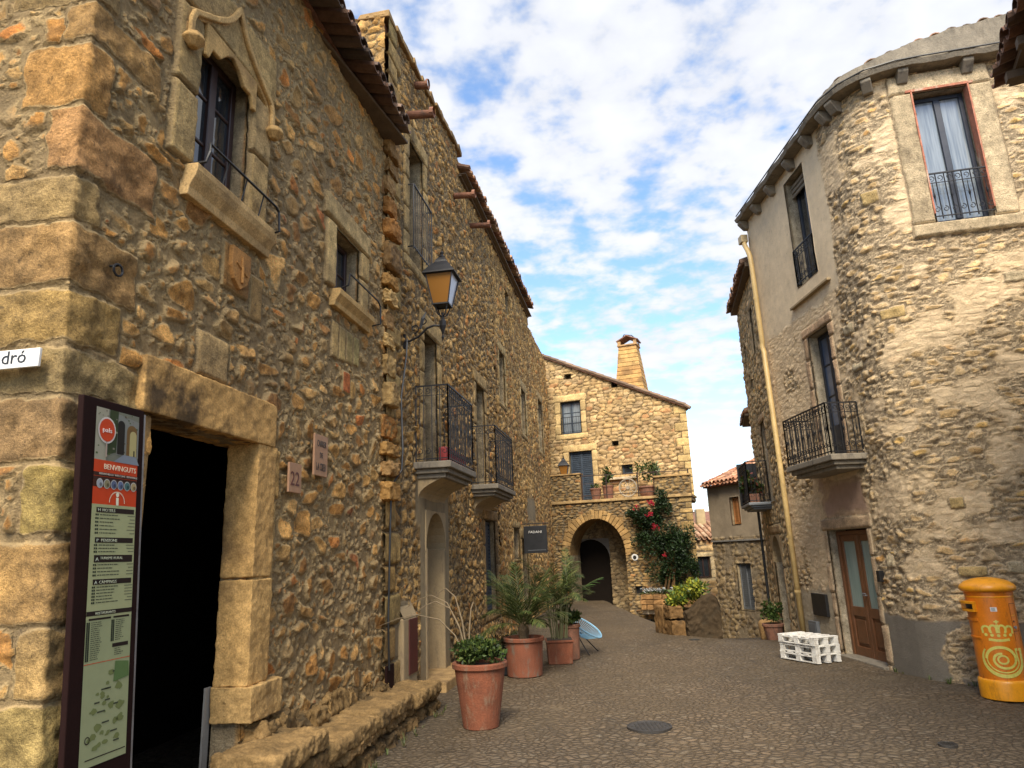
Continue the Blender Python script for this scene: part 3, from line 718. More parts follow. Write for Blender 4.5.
def hewn(name, spec, mat, col, n, amp=.002, st=.018):
    mb = MB(); rough_block(mb, LA, *spec, random.Random(len(name)), col, n, amp, .25); roughen(mb.build(name, mat, hA, smooth=True), 1, st, .14, True)
hewn('lintel', (.33, 1.94, -.30, .07, 2.615, 2.975), LINTEL, (.46,.34,.18), (40, 10, 12))
hewn('door_jamb', (1.685, 1.97, -.215, .062, 1.60, 2.635), DRESS, (.44,.33,.18), (12, 10, 32)); hewn('door_jamb', (1.68, 1.98, -.215, .066, .84, 1.60), DRESS, (.47,.36,.2), (12, 10, 26))
hewn('jamb_base', (1.665, 2.13, -.22, .11, .60, .85), DRESS, (.43,.34,.20), (20, 14, 10))
blk(hA, 'door_jamb', LA, [(.40, .47, -.27, .03, -.2, 2.61)], DRESS, cols=(.35,.27,.16))
mb = MB()
for i in range(6): mb.box(LA, .46+i*.207, .46+i*.207+.2, -1.15, -1.11, -.1, 2.61)
mb.build('door', mat_simple('shade_black_wood', (.012, .007, .005, 1), .8, spec=.1), hA, bevel=.005)  # door colour taken almost to black to imitate the shade of the deep doorway
mb = MB(); mb.box(LA, 1.63, 1.70, -.245, -.23, -.1, .85); mb.build('white_board', mat_simple('grey_white_paint', (.24, .23, .21, 1), .8), hA)
# rough foundation stones under jamb and along the wall
mb = MB(); R = random.Random(12)
for i in range(16):
    u = 1.85+i*.19; zt = .60-.02*i*.6+R.uniform(-.06, .06); mb.col = jc((.22,.17,.10), R.uniform(.6, 1.1)); rough_block(mb, LA, u-.13, u+.12, -.05, .16+R.uniform(-.05, .06)-.004*i, -.1, zt, R, mb.col, (4, 4, 6), .02)
roughen(mb.build('foundation_stones', ROCK, hA, smooth=True), 2, .08, .12)
# ogee hood mould of the big window
def moulding(path, pts, w, o):
    mb = MB(); mb.col = (.45, .36, .22); n = len(pts)
    for i in range(n-1):
        a, b = pts[i], pts[i+1]
        for (ww, oo0, oo1) in ((w, .0, o), (w*.55, o, o+.035)):
            dx, dz = b[0]-a[0], b[1]-a[1]; l = math.hypot(dx, dz); nx, nz_ = -dz/l*ww/2, dx/l*ww/2; ex, ez = dx/l*.008, dz/l*.008
            mb.prism(path.L, [(a[0]-nx-ex, a[1]-nz_-ez), (b[0]-nx+ex, b[1]-nz_+ez), (b[0]+nx+ex, b[1]+nz_+ez), (a[0]+nx-ex, a[1]+nz_-ez)], oo0, oo1)
    return mb
og = []
for i in range(13):
    t = i/12; x = .5+.54*t; og.append((x, 5.58+ .14*sin(min(t*1.5, 1)*pi/2)+ .36*t**3.2))
pts = [(.47, 5.36), (.47, 5.5)]+og; pts = pts+[(2.08-x, z) for x, z in reversed(pts[:-1])]
mb = moulding(PA, pts, .085, .05)
for u in (.47, 1.61):
    mb.col = (.40,.31,.18); c = LA(u, .09, 5.31); vs = []
    mb.tube([c+Vector((0, 0, -.06)), c, c+Vector((0, 0, .05))], [.03, .085, .06], 8)
mb.build('hood_mould', DRESS, hA, bevel=.01)
# cusped head inside the opening
mb = MB(); mb.col = (.42, .33, .19)
head = [(.66, 5.64), (1.37, 5.64), (1.37, 5.36), (1.32, 5.36), (1.28, 5.46), (1.18, 5.46), (1.10, 5.55), (1.015, 5.60), (.93, 5.55), (.85, 5.46), (.75, 5.46), (.71, 5.36), (.66, 5.36)]
mb.prism(LA, head, .02, .058); mb.build('cusped_head', DRESS, hA, bevel=.012)
mb = MB(); mb.col = (.46,.38,.25)
sp = [(0.0, 4.17), (.06, 4.18), (.07, 4.24), (.11, 4.31), (.125, 4.36), (.125, 4.41), (0, 4.42)]
def sweepu(mb, path, prof, u0, u1):
    n = len(prof); vs = [path.L(u0, o, z) for o, z in prof]+[path.L(u1, o, z) for o, z in prof]
    mb.add(vs, [tuple(range(n)), tuple(range(2*n-1, n-1, -1))]+[(i, (i+1) % n, n+(i+1) % n, n+i) for i in range(n)])
sweepu(mb, PA, [(o-.3 if o == 0 else o, z) for o, z in sp], .58, 1.68); mb.build('window_sill', DRESS, hA, bevel=.006)
mb = MB(); mb.col = (.46,.37,.22); sweepu(mb, PA, [(-.28, 4.24), (.06, 4.25), (.07, 4.3), (.12, 4.37), (.12, 4.43), (-.28, 4.445)], 3.0, 3.98); mb.build('window_sill', DRESS, hA, bevel=.006)
window(hA, PA, .70, 1.33, 4.44, 5.60, .11, WOODD, GLASS, (2, 3), .06)
window(hA, PA, 3.10, 3.73, 4.46, 5.17, .13, WOODD, GLASS, (2, 2), .055)
mb = MB()
mb.tube([LA(.62, .0, 4.43), LA(.62, .16, 4.43), LA(.64, .17, 4.52), LA(.66, .15, 4.60), LA(1.2, .15, 4.60), LA(1.60, .15, 4.60), LA(1.64, .155, 4.57), LA(1.65, .16, 4.4), LA(1.63, .02, 4.36)], .011, 5)
for u in (.9, 1.15, 1.4): mb.tube([LA(u, .11, 4.42), LA(u, .15, 4.60)], .006, 4)
mb.build('window_rail', IRON, hA)
mb = MB()
mb.tube([LA(3.06, .1, 4.45), LA(3.06, .18, 4.47), LA(3.07, .19, 4.6), LA(3.9, .19, 4.6), LA(3.97, .19, 4.56), LA(3.98, .19, 4.35), LA(3.96, .02, 4.32)], .01, 5)
mb.build('window_rail', IRON, hA)
# carved shield
mb = MB(); mb.col = (.34,.21,.10)
sh = [(1.16+.26*x, 3.75+.32*y) for x, y in ((0, 1), (1, 1), (1, .5), (.85, .2), (.5, 0), (.15, .2), (0, .5))]
mb.prism(LA, sh, .0, .062); mb.tube([LA(1.29, .065, 4.02), LA(1.29, .075, 3.8)], .014, 5); mb.tube([LA(1.21, .065, 3.95), LA(1.37, .065, 3.88)], .01, 5); mb.build('carved_shield', DRESS, hA, bevel=.012)
mb = MB(); c = LA(.02, .07, 3.38); mb.tube(spiral(c, Vector((dA[0], dA[1], 0)), Vector((0, 0, 1)), .035, .035, 0, 2*pi, 14), .007, 5); mb.tube([LA(.02, 0, 3.41), LA(.02, .08, 3.41)], .008, 5); mb.build('iron_ring', IRON, hA)
# eave
mb = MB(); L = LA
mb.box(L, -.6, 4.68, -.4, .30, 7.13, 7.17)
mb.build('cornice', WOODG, hA, bevel=.01)
tiles(hA, Path([CA-dA*.6, A1], u0=-.82), -.75, 4.62, .40, 7.18, 4, .2, .28, seed=5, cols=[(.16,.09,.06), (.12,.08,.06), (.2,.13,.09), (.09,.065,.05)])
core('roof', [tuple(CA+nA*.05-dA*.5), tuple(A1+nA*.05), tuple(A1-nA*6), tuple(CA-nA*6-dA*.5)], 7.2, [7.24, 7.24, 8.6, 8.6], TERRO, hA)

# plaques and signs on house A
def plaque(name, label, cat, path, u0, u1, z0, z1, off, mat, group=None, bev=.004, th=.02):
    t = thing(name, label, cat, path.L((u0+u1)/2, off, z0)); mb = MB(); mb.box(path.L, u0, u1, off-th, off, z0, z1); mb.build('plate', mat, t, bevel=bev); return t
d3 = Vector((dA[0], dA[1], 0)); n3 = Vector((nA[0], nA[1], 0)); up3 = Vector((0, 0, 1))
t = plaque('house_number', 'small pinkish tile reading 22 right of the tall near doorway', 'house number', PA, 2.14, 2.36, 2.28, 2.53, .085, PLAQ)
text_mesh('number', '22', .17, LA(2.155, .087, 2.34), d3, up3, MAROON, t, sx=1.0)
t = plaque('street_plaque', 'pink ceramic plaque with three lines of black street name lettering', 'street sign', PA, 2.60, 2.88, 2.47, 2.85, .085, PLAQ)
for q, (txt, zz, sz, sx) in enumerate((('CARRER', 2.74, .085, .62), ('DE', 2.64, .07, .8), ('LA CREU', 2.52, .10, .52))):
    text_mesh('lettering', txt, sz, LA(2.74, .087, zz), d3, up3, BLACKM, t, align='CENTER', sx=sx)
# dro sign on the end face
xl = Vector((nA[0], nA[1], 0))
t = thing('street_name_sign', 'white enamel sign with black letters dró on the house corner at the left edge', 'street sign', PA.L(-.55, .06, 2.74))
mb = MB(); mb.box(PA.L, -1.3, -.29, .055, .072, 2.735, 2.835); mb.build('plate', WHITE, t, bevel=.003)
text_mesh('lettering', 'dró', .10, PA.L(-.515, .074, 2.76), xl, up3, BLACKM, t, sx=1.05)

# ---- tall tourist information panel
tI = thing('information_panel', 'tall dark information panel headed BENVINGUTS standing by the near doorway', 'information sign', LA(.15, .14, 0))
TA = radians(4.3)
def LI(u, o, z):      # frame of the leaning panel; u from its left edge, z from top downwards negative
    du = u*.92*cos(TA)-z*sin(TA); dz = z*cos(TA)
    return LA(-.17+du, .11+o, 2.60+dz)
PWD = .51
mb = MB(); mb.box(LI, 0, PWD, -.035, 0, -2.55, 0); mb.build('panel_body', MAROOND, tI, bevel=.006)
mb = MB(); mb.box(LI, PWD+.001, PWD+.018, -.03, -.005, -2.55, -.02); mb.build('edge_strip', ZINC, tI)
LK = lambda u, o, z: LI(u, o, z*.65)
class Pr:                                     # flat printing, each layer a sheet in front of the last
    def __init__(s): s.mb = MB()
    def r(s, u0, u1, z0, z1, col, lay=1):
        s.mb.col = col; o = .001*lay+.001; s.mb.add([LK(u0, o, z0), LK(u1, o, z0), LK(u1, o, z1), LK(u0, o, z1)], [(0, 1, 2, 3)])
    def poly(s, pts, col, lay=1):
        s.mb.col = col; o = .001*lay+.001; s.mb.add([LK(u, o, z) for u, z in pts], [tuple(range(len(pts)))])
    def disc(s, u, z, r, col, lay=1, n=20, ry=None):
        s.poly([(u+r*cos(2*pi*i/n), z+(ry or r/.65)*sin(2*pi*i/n)) for i in range(n)], col, lay)
pr = Pr(); X0_, X1_ = .10, .46
RED = (.55, .055, .015); CRE = (.36, .38, .20); BK = (.018, .012, .012); GY = (.16, .17, .14)
R = random.Random(3)
# photograph of a lane with an arch
pr.r(X0_, X1_, -.07, -.50, (.16, .17, .13), 0)
pr.poly([(X0_, -.07), (.20, -.07), (.19, -.5), (X0_, -.5)], (.33, .32, .24), 1)
pr.poly([(.21, -.07), (.28, -.07), (.27, -.42), (.2, -.45)], (.03, .05, .02), 1)
pr.poly([(.28, -.09), (X1_, -.12), (X1_, -.44), (.27, -.44)], (.20, .21, .19), 1)
for (cx, w, zt, c) in ((.305, .03, -.18, (.012, .012, .012)), (.40, .045, -.22, (.16, .09, .03)), (.41, .03, -.25, (.42, .36, .16))):
    pr.poly([(cx-w, -.43), (cx+w, -.43), (cx+w, zt)]+[(cx+w*cos(pi*i/8), zt+w*1.3*sin(pi*i/8)) for i in range(9)]+[(cx-w, zt)], c, 2 if w > .032 else 3)
pr.poly([(.25, -.5), (.33, -.43), (.44, -.43), (.47, -.5)], (.20, .23, .27), 3)
pr.r(.415, .425, -.38, -.43, (.01, .01, .01), 4)
for i in range(60):
    u = R.uniform(X0_, X1_-.02); z_ = R.uniform(-.48, -.08); g = R.choice([(.06, .10, .03), (.3, .3, .22), (.1, .09, .06), (.22, .2, .15)]); w = R.uniform(.004, .016); pr.r(u, u+w, z_, z_+w, g, 2)
pr.disc(.185, -.25, .072, (.6, .55, .5), 5); pr.disc(.185, -.25, .062, RED, 6); pr.r(.18, .19, -.32, -.47, (.45, .35, .28), 5)
pr.r(X0_, X1_, -.50, -.60, RED, 1); pr.r(X0_, X1_, -.60, -.665, (.04, .015, .012), 1)
pr.r(X0_, X1_, -.632, -.635, RED, 2); pr.r(X0_, X1_, -.665, -.86, RED, 1); pr.r(X0_, X1_, -.665, -.72, (.05, .015, .01), 1.5)
for i, c in enumerate([(.35, .37, .40), (.25, .22, .12), (.10, .13, .22), (.12, .16, .28), (.07, .16, .16), (.4, .3, .15)]):
    pr.disc(.15+i*.056, -.692, .026, (.5, .5, .46), 3); pr.disc(.15+i*.056, -.692, .022, c, 4); pr.disc(.155+i*.056, -.7, .01, tuple(x*.4 for x in c), 5)
# i symbol in its ring
for i in range(22):
    a = pi*i/21; pr.disc(.295+.062*cos(a), -.835+.085*sin(a), .004, (.7, .66, .5), 3, 6)
pr.disc(.297, -.772, .013, (.75, .72, .55), 3); pr.poly([(.285, -.797), (.308, -.797), (.308, -.86), (.288, -.86)], (.75, .72, .55), 3)
pr.r(X0_-.0, X1_, -.86, -1.76, CRE, 1)
def lines(u0, u1, z0, n, dz, icons=True, right=True, h=.008):
    for i in range(n):
        z_ = z0-i*dz; ln = R.uniform(.35, .6)*(u1-u0); x = u0
        while x < u0+ln: w = R.uniform(.008, .03); pr.r(x, min(x+w, u0+ln), z_, z_-h, (.07, .08, .05), 2); x += w+.004
        if right: pr.r(u1-R.uniform(.04, .07), u1, z_, z_-h*.8, (.12, .13, .08), 2)
        if icons:
            for q in range(2): pr.r(u0-.035+q*.014, u0-.024+q*.014, z_+.003, z_-.012, (.02, .03, .02), 2)
heads = [(-.885, .040), (-1.125, .042), (-1.265, .058), (-1.455, .042)]
for z_, hh in heads: pr.r(.135, X1_-.015, z_, z_-hh, BK, 2)
lines(.165, .455, -.94, 6, .029); lines(.165, .455, -1.182, 3, .026); lines(.165, .455, -1.338, 4, .027); lines(.165, .455, -1.512, 6, .024)
pr.r(X0_, X1_, -1.70, -1.735, BK, 2)
pr.r(X0_, X1_, -1.76, -2.86, (.30, .33, .18), 1)
pr.r(.12, .29, -1.755, -1.77, BK, 2); pr.r(.31, X1_-.02, -1.755, -1.77, BK, 2)
lines(.14, .285, -1.785, 19, .0155, True, False, .006); lines(.33, .45, -1.785, 11, .0155, True, False, .006); pr.r(.31, X1_-.02, -1.97, -2.0, BK, 2); lines(.33, .45, -2.01, 4, .0155, False, False, .006)
pr.r(X0_, X1_, -2.095, -2.10, RED, 2)
for i in range(34):
    u = R.uniform(.16, .42); z_ = R.uniform(-2.75, -2.16); r = R.uniform(.01, .035)
    pr.poly([(u+r*R.uniform(.6, 1.2)*cos(a*.9), z_+r*R.uniform(.5, 1.2)*sin(a*.9)) for a in range(7)], (.16, .19, .07), 2+.2*(i % 4))
for i in range(10): u = R.uniform(.14, .36); z_ = R.uniform(-2.75, -2.13); pr.r(u, u+R.uniform(.03, .06), z_, z_-.012, (.05, .06, .04), 3)
for i in range(14): a = 2*pi*i/14; pr.disc(.15+.016*cos(a), -2.66+.025*sin(a), .004, BK, 3, 6)
pr.r(.14, .45, -2.80, -2.808, BK, 3)
pr.poly([(.34, -2.11), (.45, -2.13), (.455, -2.25), (.33, -2.27)], (.10, .17, .06), 3.2)
pr.mb.build('printed_face', PRINT, tI)
for txt, u, z_, sz, c, sx, al in (('pals', .185, -.268, .055, (.8, .75, .7), 1, 'CENTER'), ('BENVINGUTS', .305, -.573, .062, (.75, .70, .5), .78, 'CENTER'), ('BIENVENIDOS  WELCOME  BIENVENUS', .295, -.622, .023, (.45, .4, .35), .85, 'CENTER'),
        ('H', .14, -.918, .034, (.45, .5, .4), 1, 'LEFT'), ('HOTELS', .175, -.918, .034, (.45, .48, .35), .9, 'LEFT'), ('P', .14, -1.16, .034, (.45, .5, .4), 1, 'LEFT'), ('PENSIONS', .175, -1.16, .034, (.45, .48, .35), .9, 'LEFT'),
        ('TURISME RURAL', .175, -1.30, .030, (.45, .48, .35), .9, 'LEFT'), ('A', .14, -1.312, .04, (.45, .5, .4), 1, 'LEFT'), ('A', .14, -1.492, .036, (.45, .5, .4), 1, 'LEFT'), ('CÀMPINGS', .175, -1.49, .034, (.45, .48, .35), .9, 'LEFT'), ('RESTAURANTS', .16, -1.728, .028, (.45, .48, .35), .9, 'LEFT')):
    o_ = LK(u, .0085, z_); text_mesh('lettering', txt, sz*.65, o_, d3, (LI(u, 0, z_+1)-LI(u, 0, z_)), PRINT, tI, ext=.0005, align=al, col=c, sx=sx*.86/.65)

# ---- stone bench along the foot of house A
tb = thing('stone_bench', 'long rough stone ledge running along the foot of the left wall', 'stone bench', LA(3.5, .3, 0))
R = random.Random(21)
mb = MB()
for (u0, u1, o1, zt) in ((1.3, 2.1, .56, .50), (2.12, 3.2, .55, .36), (3.22, 4.2, .54, .36), (4.22, 5.2, .56, .33)):
    rough_block(mb, LA, u0, u1, .0, o1+R.uniform(-.02, .02), zt-.16, zt+R.uniform(-.01, .01), R, (.21,.165,.10), (22, 10, 4), .010)
ob = mb.build('seat_slab', ROCK, tb, smooth=True, bevel=0); roughen(ob, 2, .045, .18)
mb = MB(); u = 1.3
while u < 5.15:
    w = R.uniform(.22, .42)
    for (z0, z1) in ((-.08, .12), (.11, .26)):
        off_ = R.uniform(-.1, .1) if z0 > 0 else 0
        rough_block(mb, LA, max(1.3, u+off_*.5), min(5.2, u+w+off_*.4), .1, .51+R.uniform(-.03, .03), z0, z1-(.0 if u > 2.1 else -.1), R, jc((.17,.13,.08), R.uniform(.9, 1.5)), (6, 3, 4), .018)
    u += w
ob = mb.build('bench_base', ROCK, tb, smooth=True); roughen(ob, 2, .07, .12)

# ================================================================== HOUSE B (long left house)
hB = thing('stone_house', 'long tall rubble stone house on the left with two iron balconies and clay rain spouts', 'house', (B0[0], B0[1], 0))
LB = PB.L
holesB = [(.88, 1.58, 5.9, 7.85, .35), (1.58, 2.28, 3.0, 5.02, .35), (5.02, 5.80, 3.0, 5.05, .35), (1.56, 2.58, .1, 2.36, .35), (5.5, 6.55, .62, 2.40, .16),
          (8.7, 9.35, 7.85, 8.50, .3), (10.75, 11.55, 5.0, 6.28, .3), (14.3, 15.3, 5.0, 6.75, .3), (8.8, 9.6, 1.62, 2.34, .25), (9.9, 10.9, 0, 2.1, .25), (7.6, 8.3, 5.2, 6.5, .3)]
cb = (.44, .35, .21)
bB = surround(.88, 1.58, 5.9, 7.85, .2, .26, .16, cb, .035, 1)+surround(1.58, 2.28, 3.0, 5.02, .18, .3, 0, cb, .035, 2)+surround(5.02, 5.80, 3.0, 5.05, .18, .26, 0, (.42,.33,.2), .03, 3)
bB += surround(5.5, 6.55, .62, 2.40, .14, .2, .14, (.36,.27,.16), .03, 4)+surround(10.75, 11.55, 5.0, 6.28, .16, .24, .12, (.45,.37,.24), .03, 5)+surround(14.3, 15.3, 5.0, 6.75, .18, .24, .12, (.45,.37,.24), .03, 6)
bB += surround(7.6, 8.3, 5.2, 6.5, .14, .2, .1, (.42,.34,.21), .03, 8)+surround(8.8, 9.6, 1.62, 2.34, .12, .15, .1, cb, .02, 9)+surround(9.9, 10.9, 0, 2.1, .15, .25, 0, cb, .03, 10)
Rb = random.Random(8); z = -.1; k = 0
while z < 9.2:
    h = Rb.uniform(.26, .42); bB.append((-.5, .28+(.18 if k % 2 else 0), z, z+h-.02, jc(Rb.choice(colq), Rb.uniform(.75, 1.1)), .05)); z += h; k += 1
def topB(u):
    t = 9.15+.09*u
    t = np.where(u > 3.9, 9.32, t); return np.where(u > 12.7, 8.75, t)
def plB(U, Z):
    # smooth rendered corbels under the balconies and around the arched doorway
    a = smooth01((1.0-np.abs(U-1.95)/.95)*4)*smooth01((2.95-Z)*3)*smooth01((Z-2.0)*4)
    b = smooth01((1.0-np.abs(U-5.35)/.85)*4)*smooth01((2.9-Z)*3)*smooth01((Z-2.35)*4)
    d = smooth01((.78-np.abs(U-2.07))*12)*smooth01((2.7-Z)*5)
    e = smooth01((.9-np.abs(U-11.8))*4)*smooth01((3.4-Z)*3)*smooth01((Z-2.5)*4)
    g = smooth01((.30-np.abs(U-.55))*14)*smooth01((1.25-Z)*12)
    w = np.clip(np.maximum.reduce([a, b, d, e, g])*1.0*(.55+.9*fbm(U/.25, Z/.25, 77, 3)), 0, 1)
    return smooth01(w*1.3), (.30, .235, .14)
wall('wall', PB, -.1, 7.0, -.3, 9.9, .022, RUB_B, hB, (.19, .115), .027, PAL_B, 31, gallet=.010, holes=[h for h in holesB if h[0] < 6.9], blocks=bB, plaster=plB, top=topB, er=.014, sizevar=.65, jit=1.0, rough=.014, p=2.8, wob=.45, lump=.7)
wall('wall', PB, 7.0, 17.1, -.3, 9.9, .034, RUB_B, hB, (.18, .105), .030, PAL_B, 32, holes=[h for h in holesB if h[0] > 6.9], blocks=bB, plaster=plB, top=topB, er=.016, sizevar=.65, jit=1.0, rough=.014, p=2.8, wob=.45, lump=.7)
# flank of B showing above the roof of A
PBs = Path([B0-dB*.1-nB*4.5, B0-dB*.1+nB*.02], u0=0)
wall('wall', PBs, 0, 4.5, 6.5, 9.16, .03, RUB_B, hB, (.2, .12), .05, PAL_B, 33, er=.02, sizevar=.5)
core('wall_body', [tuple(B0+dB*.05-nB*.45), tuple(B0+dB*16.9-nB*.45), tuple(B0+dB*16.9-nB*6.5), tuple(B0+dB*.05-nB*6.5)], -.3, 8.7, DARK, hB)
core('roof', [tuple(B0-dB*.08-nB*.02), tuple(B0+dB*12.7-nB*.02), tuple(B0+dB*12.7-nB*6.5), tuple(B0-dB*.08-nB*6.5)], 8.95, [9.06, 9.2, 9.9, 9.7], TERRO, hB)
core('roof', [tuple(B0+dB*12.7-nB*.02), tuple(B0+dB*17.1-nB*.02), tuple(B0+dB*17.1-nB*6.5), tuple(B0+dB*12.7-nB*6.5)], 8.6, [8.72, 8.72, 9.2, 9.2], TERRO, hB)
# coping of the parapet
mb = MB(); R = random.Random(2); u = -.12
while u < 3.85:
    w = R.uniform(.16, .34); mb.col = jc((.28,.22,.14), R.uniform(.6, 1)); zt = 9.15+.09*(u+w/2); mb.box(LB, u, u+w-.015, -.4, .07, zt-.03, zt+.07, jit=.02, rnd=R); u += w
mb.build('coping', DRESS, hB, bevel=.015)
# toothing stones at the joint with A
mb = MB(); R = random.Random(44); z = 2.35
while z < 7.2:
    h = R.uniform(.2, .42); w = R.uniform(.2, .34); o = R.uniform(.07, .17); c = LB(.02+R.uniform(-.03, .05), 0, z)
    rough_block(mb, LB, -.18+R.uniform(-.05, .04), -.18+w+.12, -.02, o, z, z+h-.02, R, jc(R.choice([(.44,.30,.14), (.42,.24,.10), (.42,.34,.2), (.3,.22,.13)]), R.uniform(.75, 1.1)), (5, 3, 5), .016); z += h+R.uniform(0, .05)
ob = mb.build('toothing_stones', DRESS, hB, smooth=True); roughen(ob, 2, .06, .12)
tiles(hB, PB, 3.95, 12.7, .27, 9.12, 3, .22, .3, seed=9, zf=lambda u: 9.08+.02*(u-3.9))
mb = MB(); R = random.Random(3)
for (o1, z0, z1) in ((.06, 8.99, 9.02), (.16, 9.02, 9.055)): mb.box(LB, 3.98, 12.7, -.1, o1, z0, z1)
mb.build('cornice', WOODG, hB, bevel=.008)
# rain spouts
for (u, z, ln) in ((.85, 8.2, .42), (3.6, 8.35, .42), (5.0, 8.42, .42), (1.25, 9.02, .22)):
    mb = MB(); a = LB(u, -.05, z+.03); b = LB(u, ln, z-.01); d = (b-a); n = 10; vs = []; fs = []
    sd_ = Vector((dB[0], dB[1], 0))
    for t in (0, 1):
        for rr in (.075, .058):
            for i in range(n+1): an = pi*i/n+pi; vs.append(a+d*t+sd_*cos(an)*rr+up3*sin(an)*rr*1.1)
    K = n+1
    for i in range(n): fs += [(i, i+1, 2*K+i+1, 2*K+i), (K+i, 3*K+i, 3*K+i+1, K+i+1), (2*K+i, 2*K+i+1, 3*K+i+1, 3*K+i)]
    fs += [(0, 2*K, 3*K, K), (n, K+n, 3*K+n, 2*K+n)]; mb.col = (.3,.13,.07); mb.add(vs, fs)
    mb.tube([b-d*.12, b], .083, 10, False); mb.build('rain_spout', TERRO, hB)
# openings
window(hB, PB, .9, 1.56, 5.92, 7.82, .26, WOODD, GLASS, (2, 4), .06)
window(hB, PB, 1.60, 2.26, 3.0, 5.0, .28, WOODBL, GLASS, (2, 3), .06, name='balcony_door')
window(hB, PB, 5.04, 5.78, 3.0, 5.03, .28, WOODBL, GLASS, (2, 3), .06, name='balcony_door')
window(hB, PB, 5.52, 6.53, .64, 2.38, .10, WOODBLUE, None, (2, 1), .05, shutter=True)
window(hB, PB, 10.77, 11.53, 5.02, 6.26, .24, WOODD, GLASS, (2, 2), .05)
window(hB, PB, 14.32, 15.28, 5.02, 6.73, .24, WOODD, GLASS, (2, 2), .05)
window(hB, PB, 7.62, 8.28, 5.22, 6.48, .24, WOODD, GLASS, (2, 2), .05)
window(hB, PB, 8.72, 9.33, 7.87, 8.48, .24, WOODD, GLASS, (1, 1), .05)
window(hB, PB, 8.82, 9.58, 1.64, 2.32, .2, WOODD, GLASS, (1, 1), .05)
window(hB, PB, 9.92, 10.88, 0, 2.08, .2, WOODD, GLASS, (2, 2), .08, name='door', lower=.9)
# arched doorway: stone arch ring over the opening
def arch_fill(path, u0, u1, zs, zt, o0, o1, col, ring=0, n=14):
    mb = MB(); mb.col = col; uc = (u0+u1)/2; r = (u1-u0)/2; rz = zt-zs
    for i in range(n):
        a, b = pi*i/n, pi*(i+1)/n
        p = [(uc+r*cos(a), zs+rz*sin(a)), (uc+r*cos(b), zs+rz*sin(b))]
        mb.prism(path.L, [p[0], p[1], (p[1][0], zt+.02), (p[0][0], zt+.02)], o0, o1)
    return mb
arch_fill(PB, 1.56, 2.58, 1.80, 2.34, -.33, .035, (.34,.27,.17)).build('arch_head', PLAST, hB)
mb = MB()
for (a, b) in ((1.58, 1.65), (2.49, 2.56)): mb.box(LB, a, b, -.33, .03, .1, 1.83)
mb.build('door_jamb', PLAST, hB, bevel=.01)
mb = MB()
for i in range(6): mb.box(LB, 1.58+i*.165, 1.58+i*.165+.16, -.3, -.26, .1, 2.34)
dd = mb.build('door', mat_simple('bleached_wood', (.22,.15,.075, 1), .8, var=.3, vs=5, bump=.4), hB, bevel=.006)
mb = MB(); mb.col = (.36,.29,.19); mb.box(LB, 1.4, 2.75, -.42, .34, -.1, .13); mb.build('door_step', DRESS, hB, bevel=.02)
# meter cupboards at the foot of the joint
mb = MB(); mb.box(LB, .44, .96, -.05, .09, -.05, 1.0); mb.add([LB(.44, .09, 1.0), LB(.96, .09, 1.0), LB(.96, -.02, 1.22), LB(.44, -.02, 1.22)], [(0, 1, 2, 3)]); mb.build('meter_niche', PLAST, hB, bevel=.02)
mb = MB(); mb.box(LB, .62, .94, .091, .105, .34, .98); mb.build('meter_door', MAROON, hB, bevel=.004)
mb = MB(); mb.box(LB, -.12, .12, .06, .085, .16, .55); mb.build('meter_door', MAROOND, hB, bevel=.004)
# balconies
def slab(parent, path, u0, u1, off, z0, z1, name='balcony_slab', mat=None, steps=((0, 1), (.06, .5))):
    mb = MB(); h = z1-z0
    mb.box(path.L, u0, u1, -.1, off, z1-h*.42, z1); mb.box(path.L, u0+.05, u1-.05, -.1, off-.05, z1-h*.72, z1-h*.42-.001); mb.box(path.L, u0+.10, u1-.10, -.1, off-.10, z0, z1-h*.72-.001)
    return mb.build(name, mat or SLAB, parent, bevel=.012)
def corbel(parent, path, u0, u1, off, ztop, zbot, mat):
    mb = MB(); n = 6; prof = [(-.05, zbot)]+[(.02+(off-.02)*(t/n)**2.2, zbot+(ztop-zbot)*t/n) for t in range(n+1)]+[(-.05, ztop)]
    sweepu(mb, path, prof, u0, u1); mb.build('corbel', mat, parent)
slab(hB, PB, 1.12, 2.66, .52, 2.76, 2.98); corbel(hB, PB, 1.25, 2.58, .36, 2.76, 2.50, PLAST)
railing(hB, PB, 1.16, 2.62, .48, 2.98, 4.05, .115)
mb = MB(); mb.box(LB, 1.3, 2.4, .30, .42, 3.0, 3.2); mb.build('flower_trough', REDP, hB, bevel=.02)
slab(hB, PB, 4.42, 6.30, .52, 2.76, 2.97); corbel(hB, PB, 4.65, 6.05, .34, 2.76, 2.52, PLAST)
railing(hB, PB, 4.46, 6.26, .48, 2.97, 4.05, .12)
railing(hB, PB, .78, 1.68, .12, 5.98, 7.0, .10, scrolls=False, mid=False, front_only=True)
# cable up to the lantern
t = tagit(MB().build('cable', IRON) if False else (lambda mb: (mb.tube([LB(.66, .06, 4.60), LB(.6, .07, 4.35), LB(.30, .10, 3.7), LB(.16, .17, 3.0), LB(.12, .17, 2.75), LB(-.02, .09, 2.55), LB(-.06, .09, 1.9), LB(-.10, .09, 1.0), LB(-.06, .09, .5)], .012, 6), mb.build('power_cable', BLACKM))[1])(MB()), 'thin dark cable running down the left wall below the large lantern', 'cable')

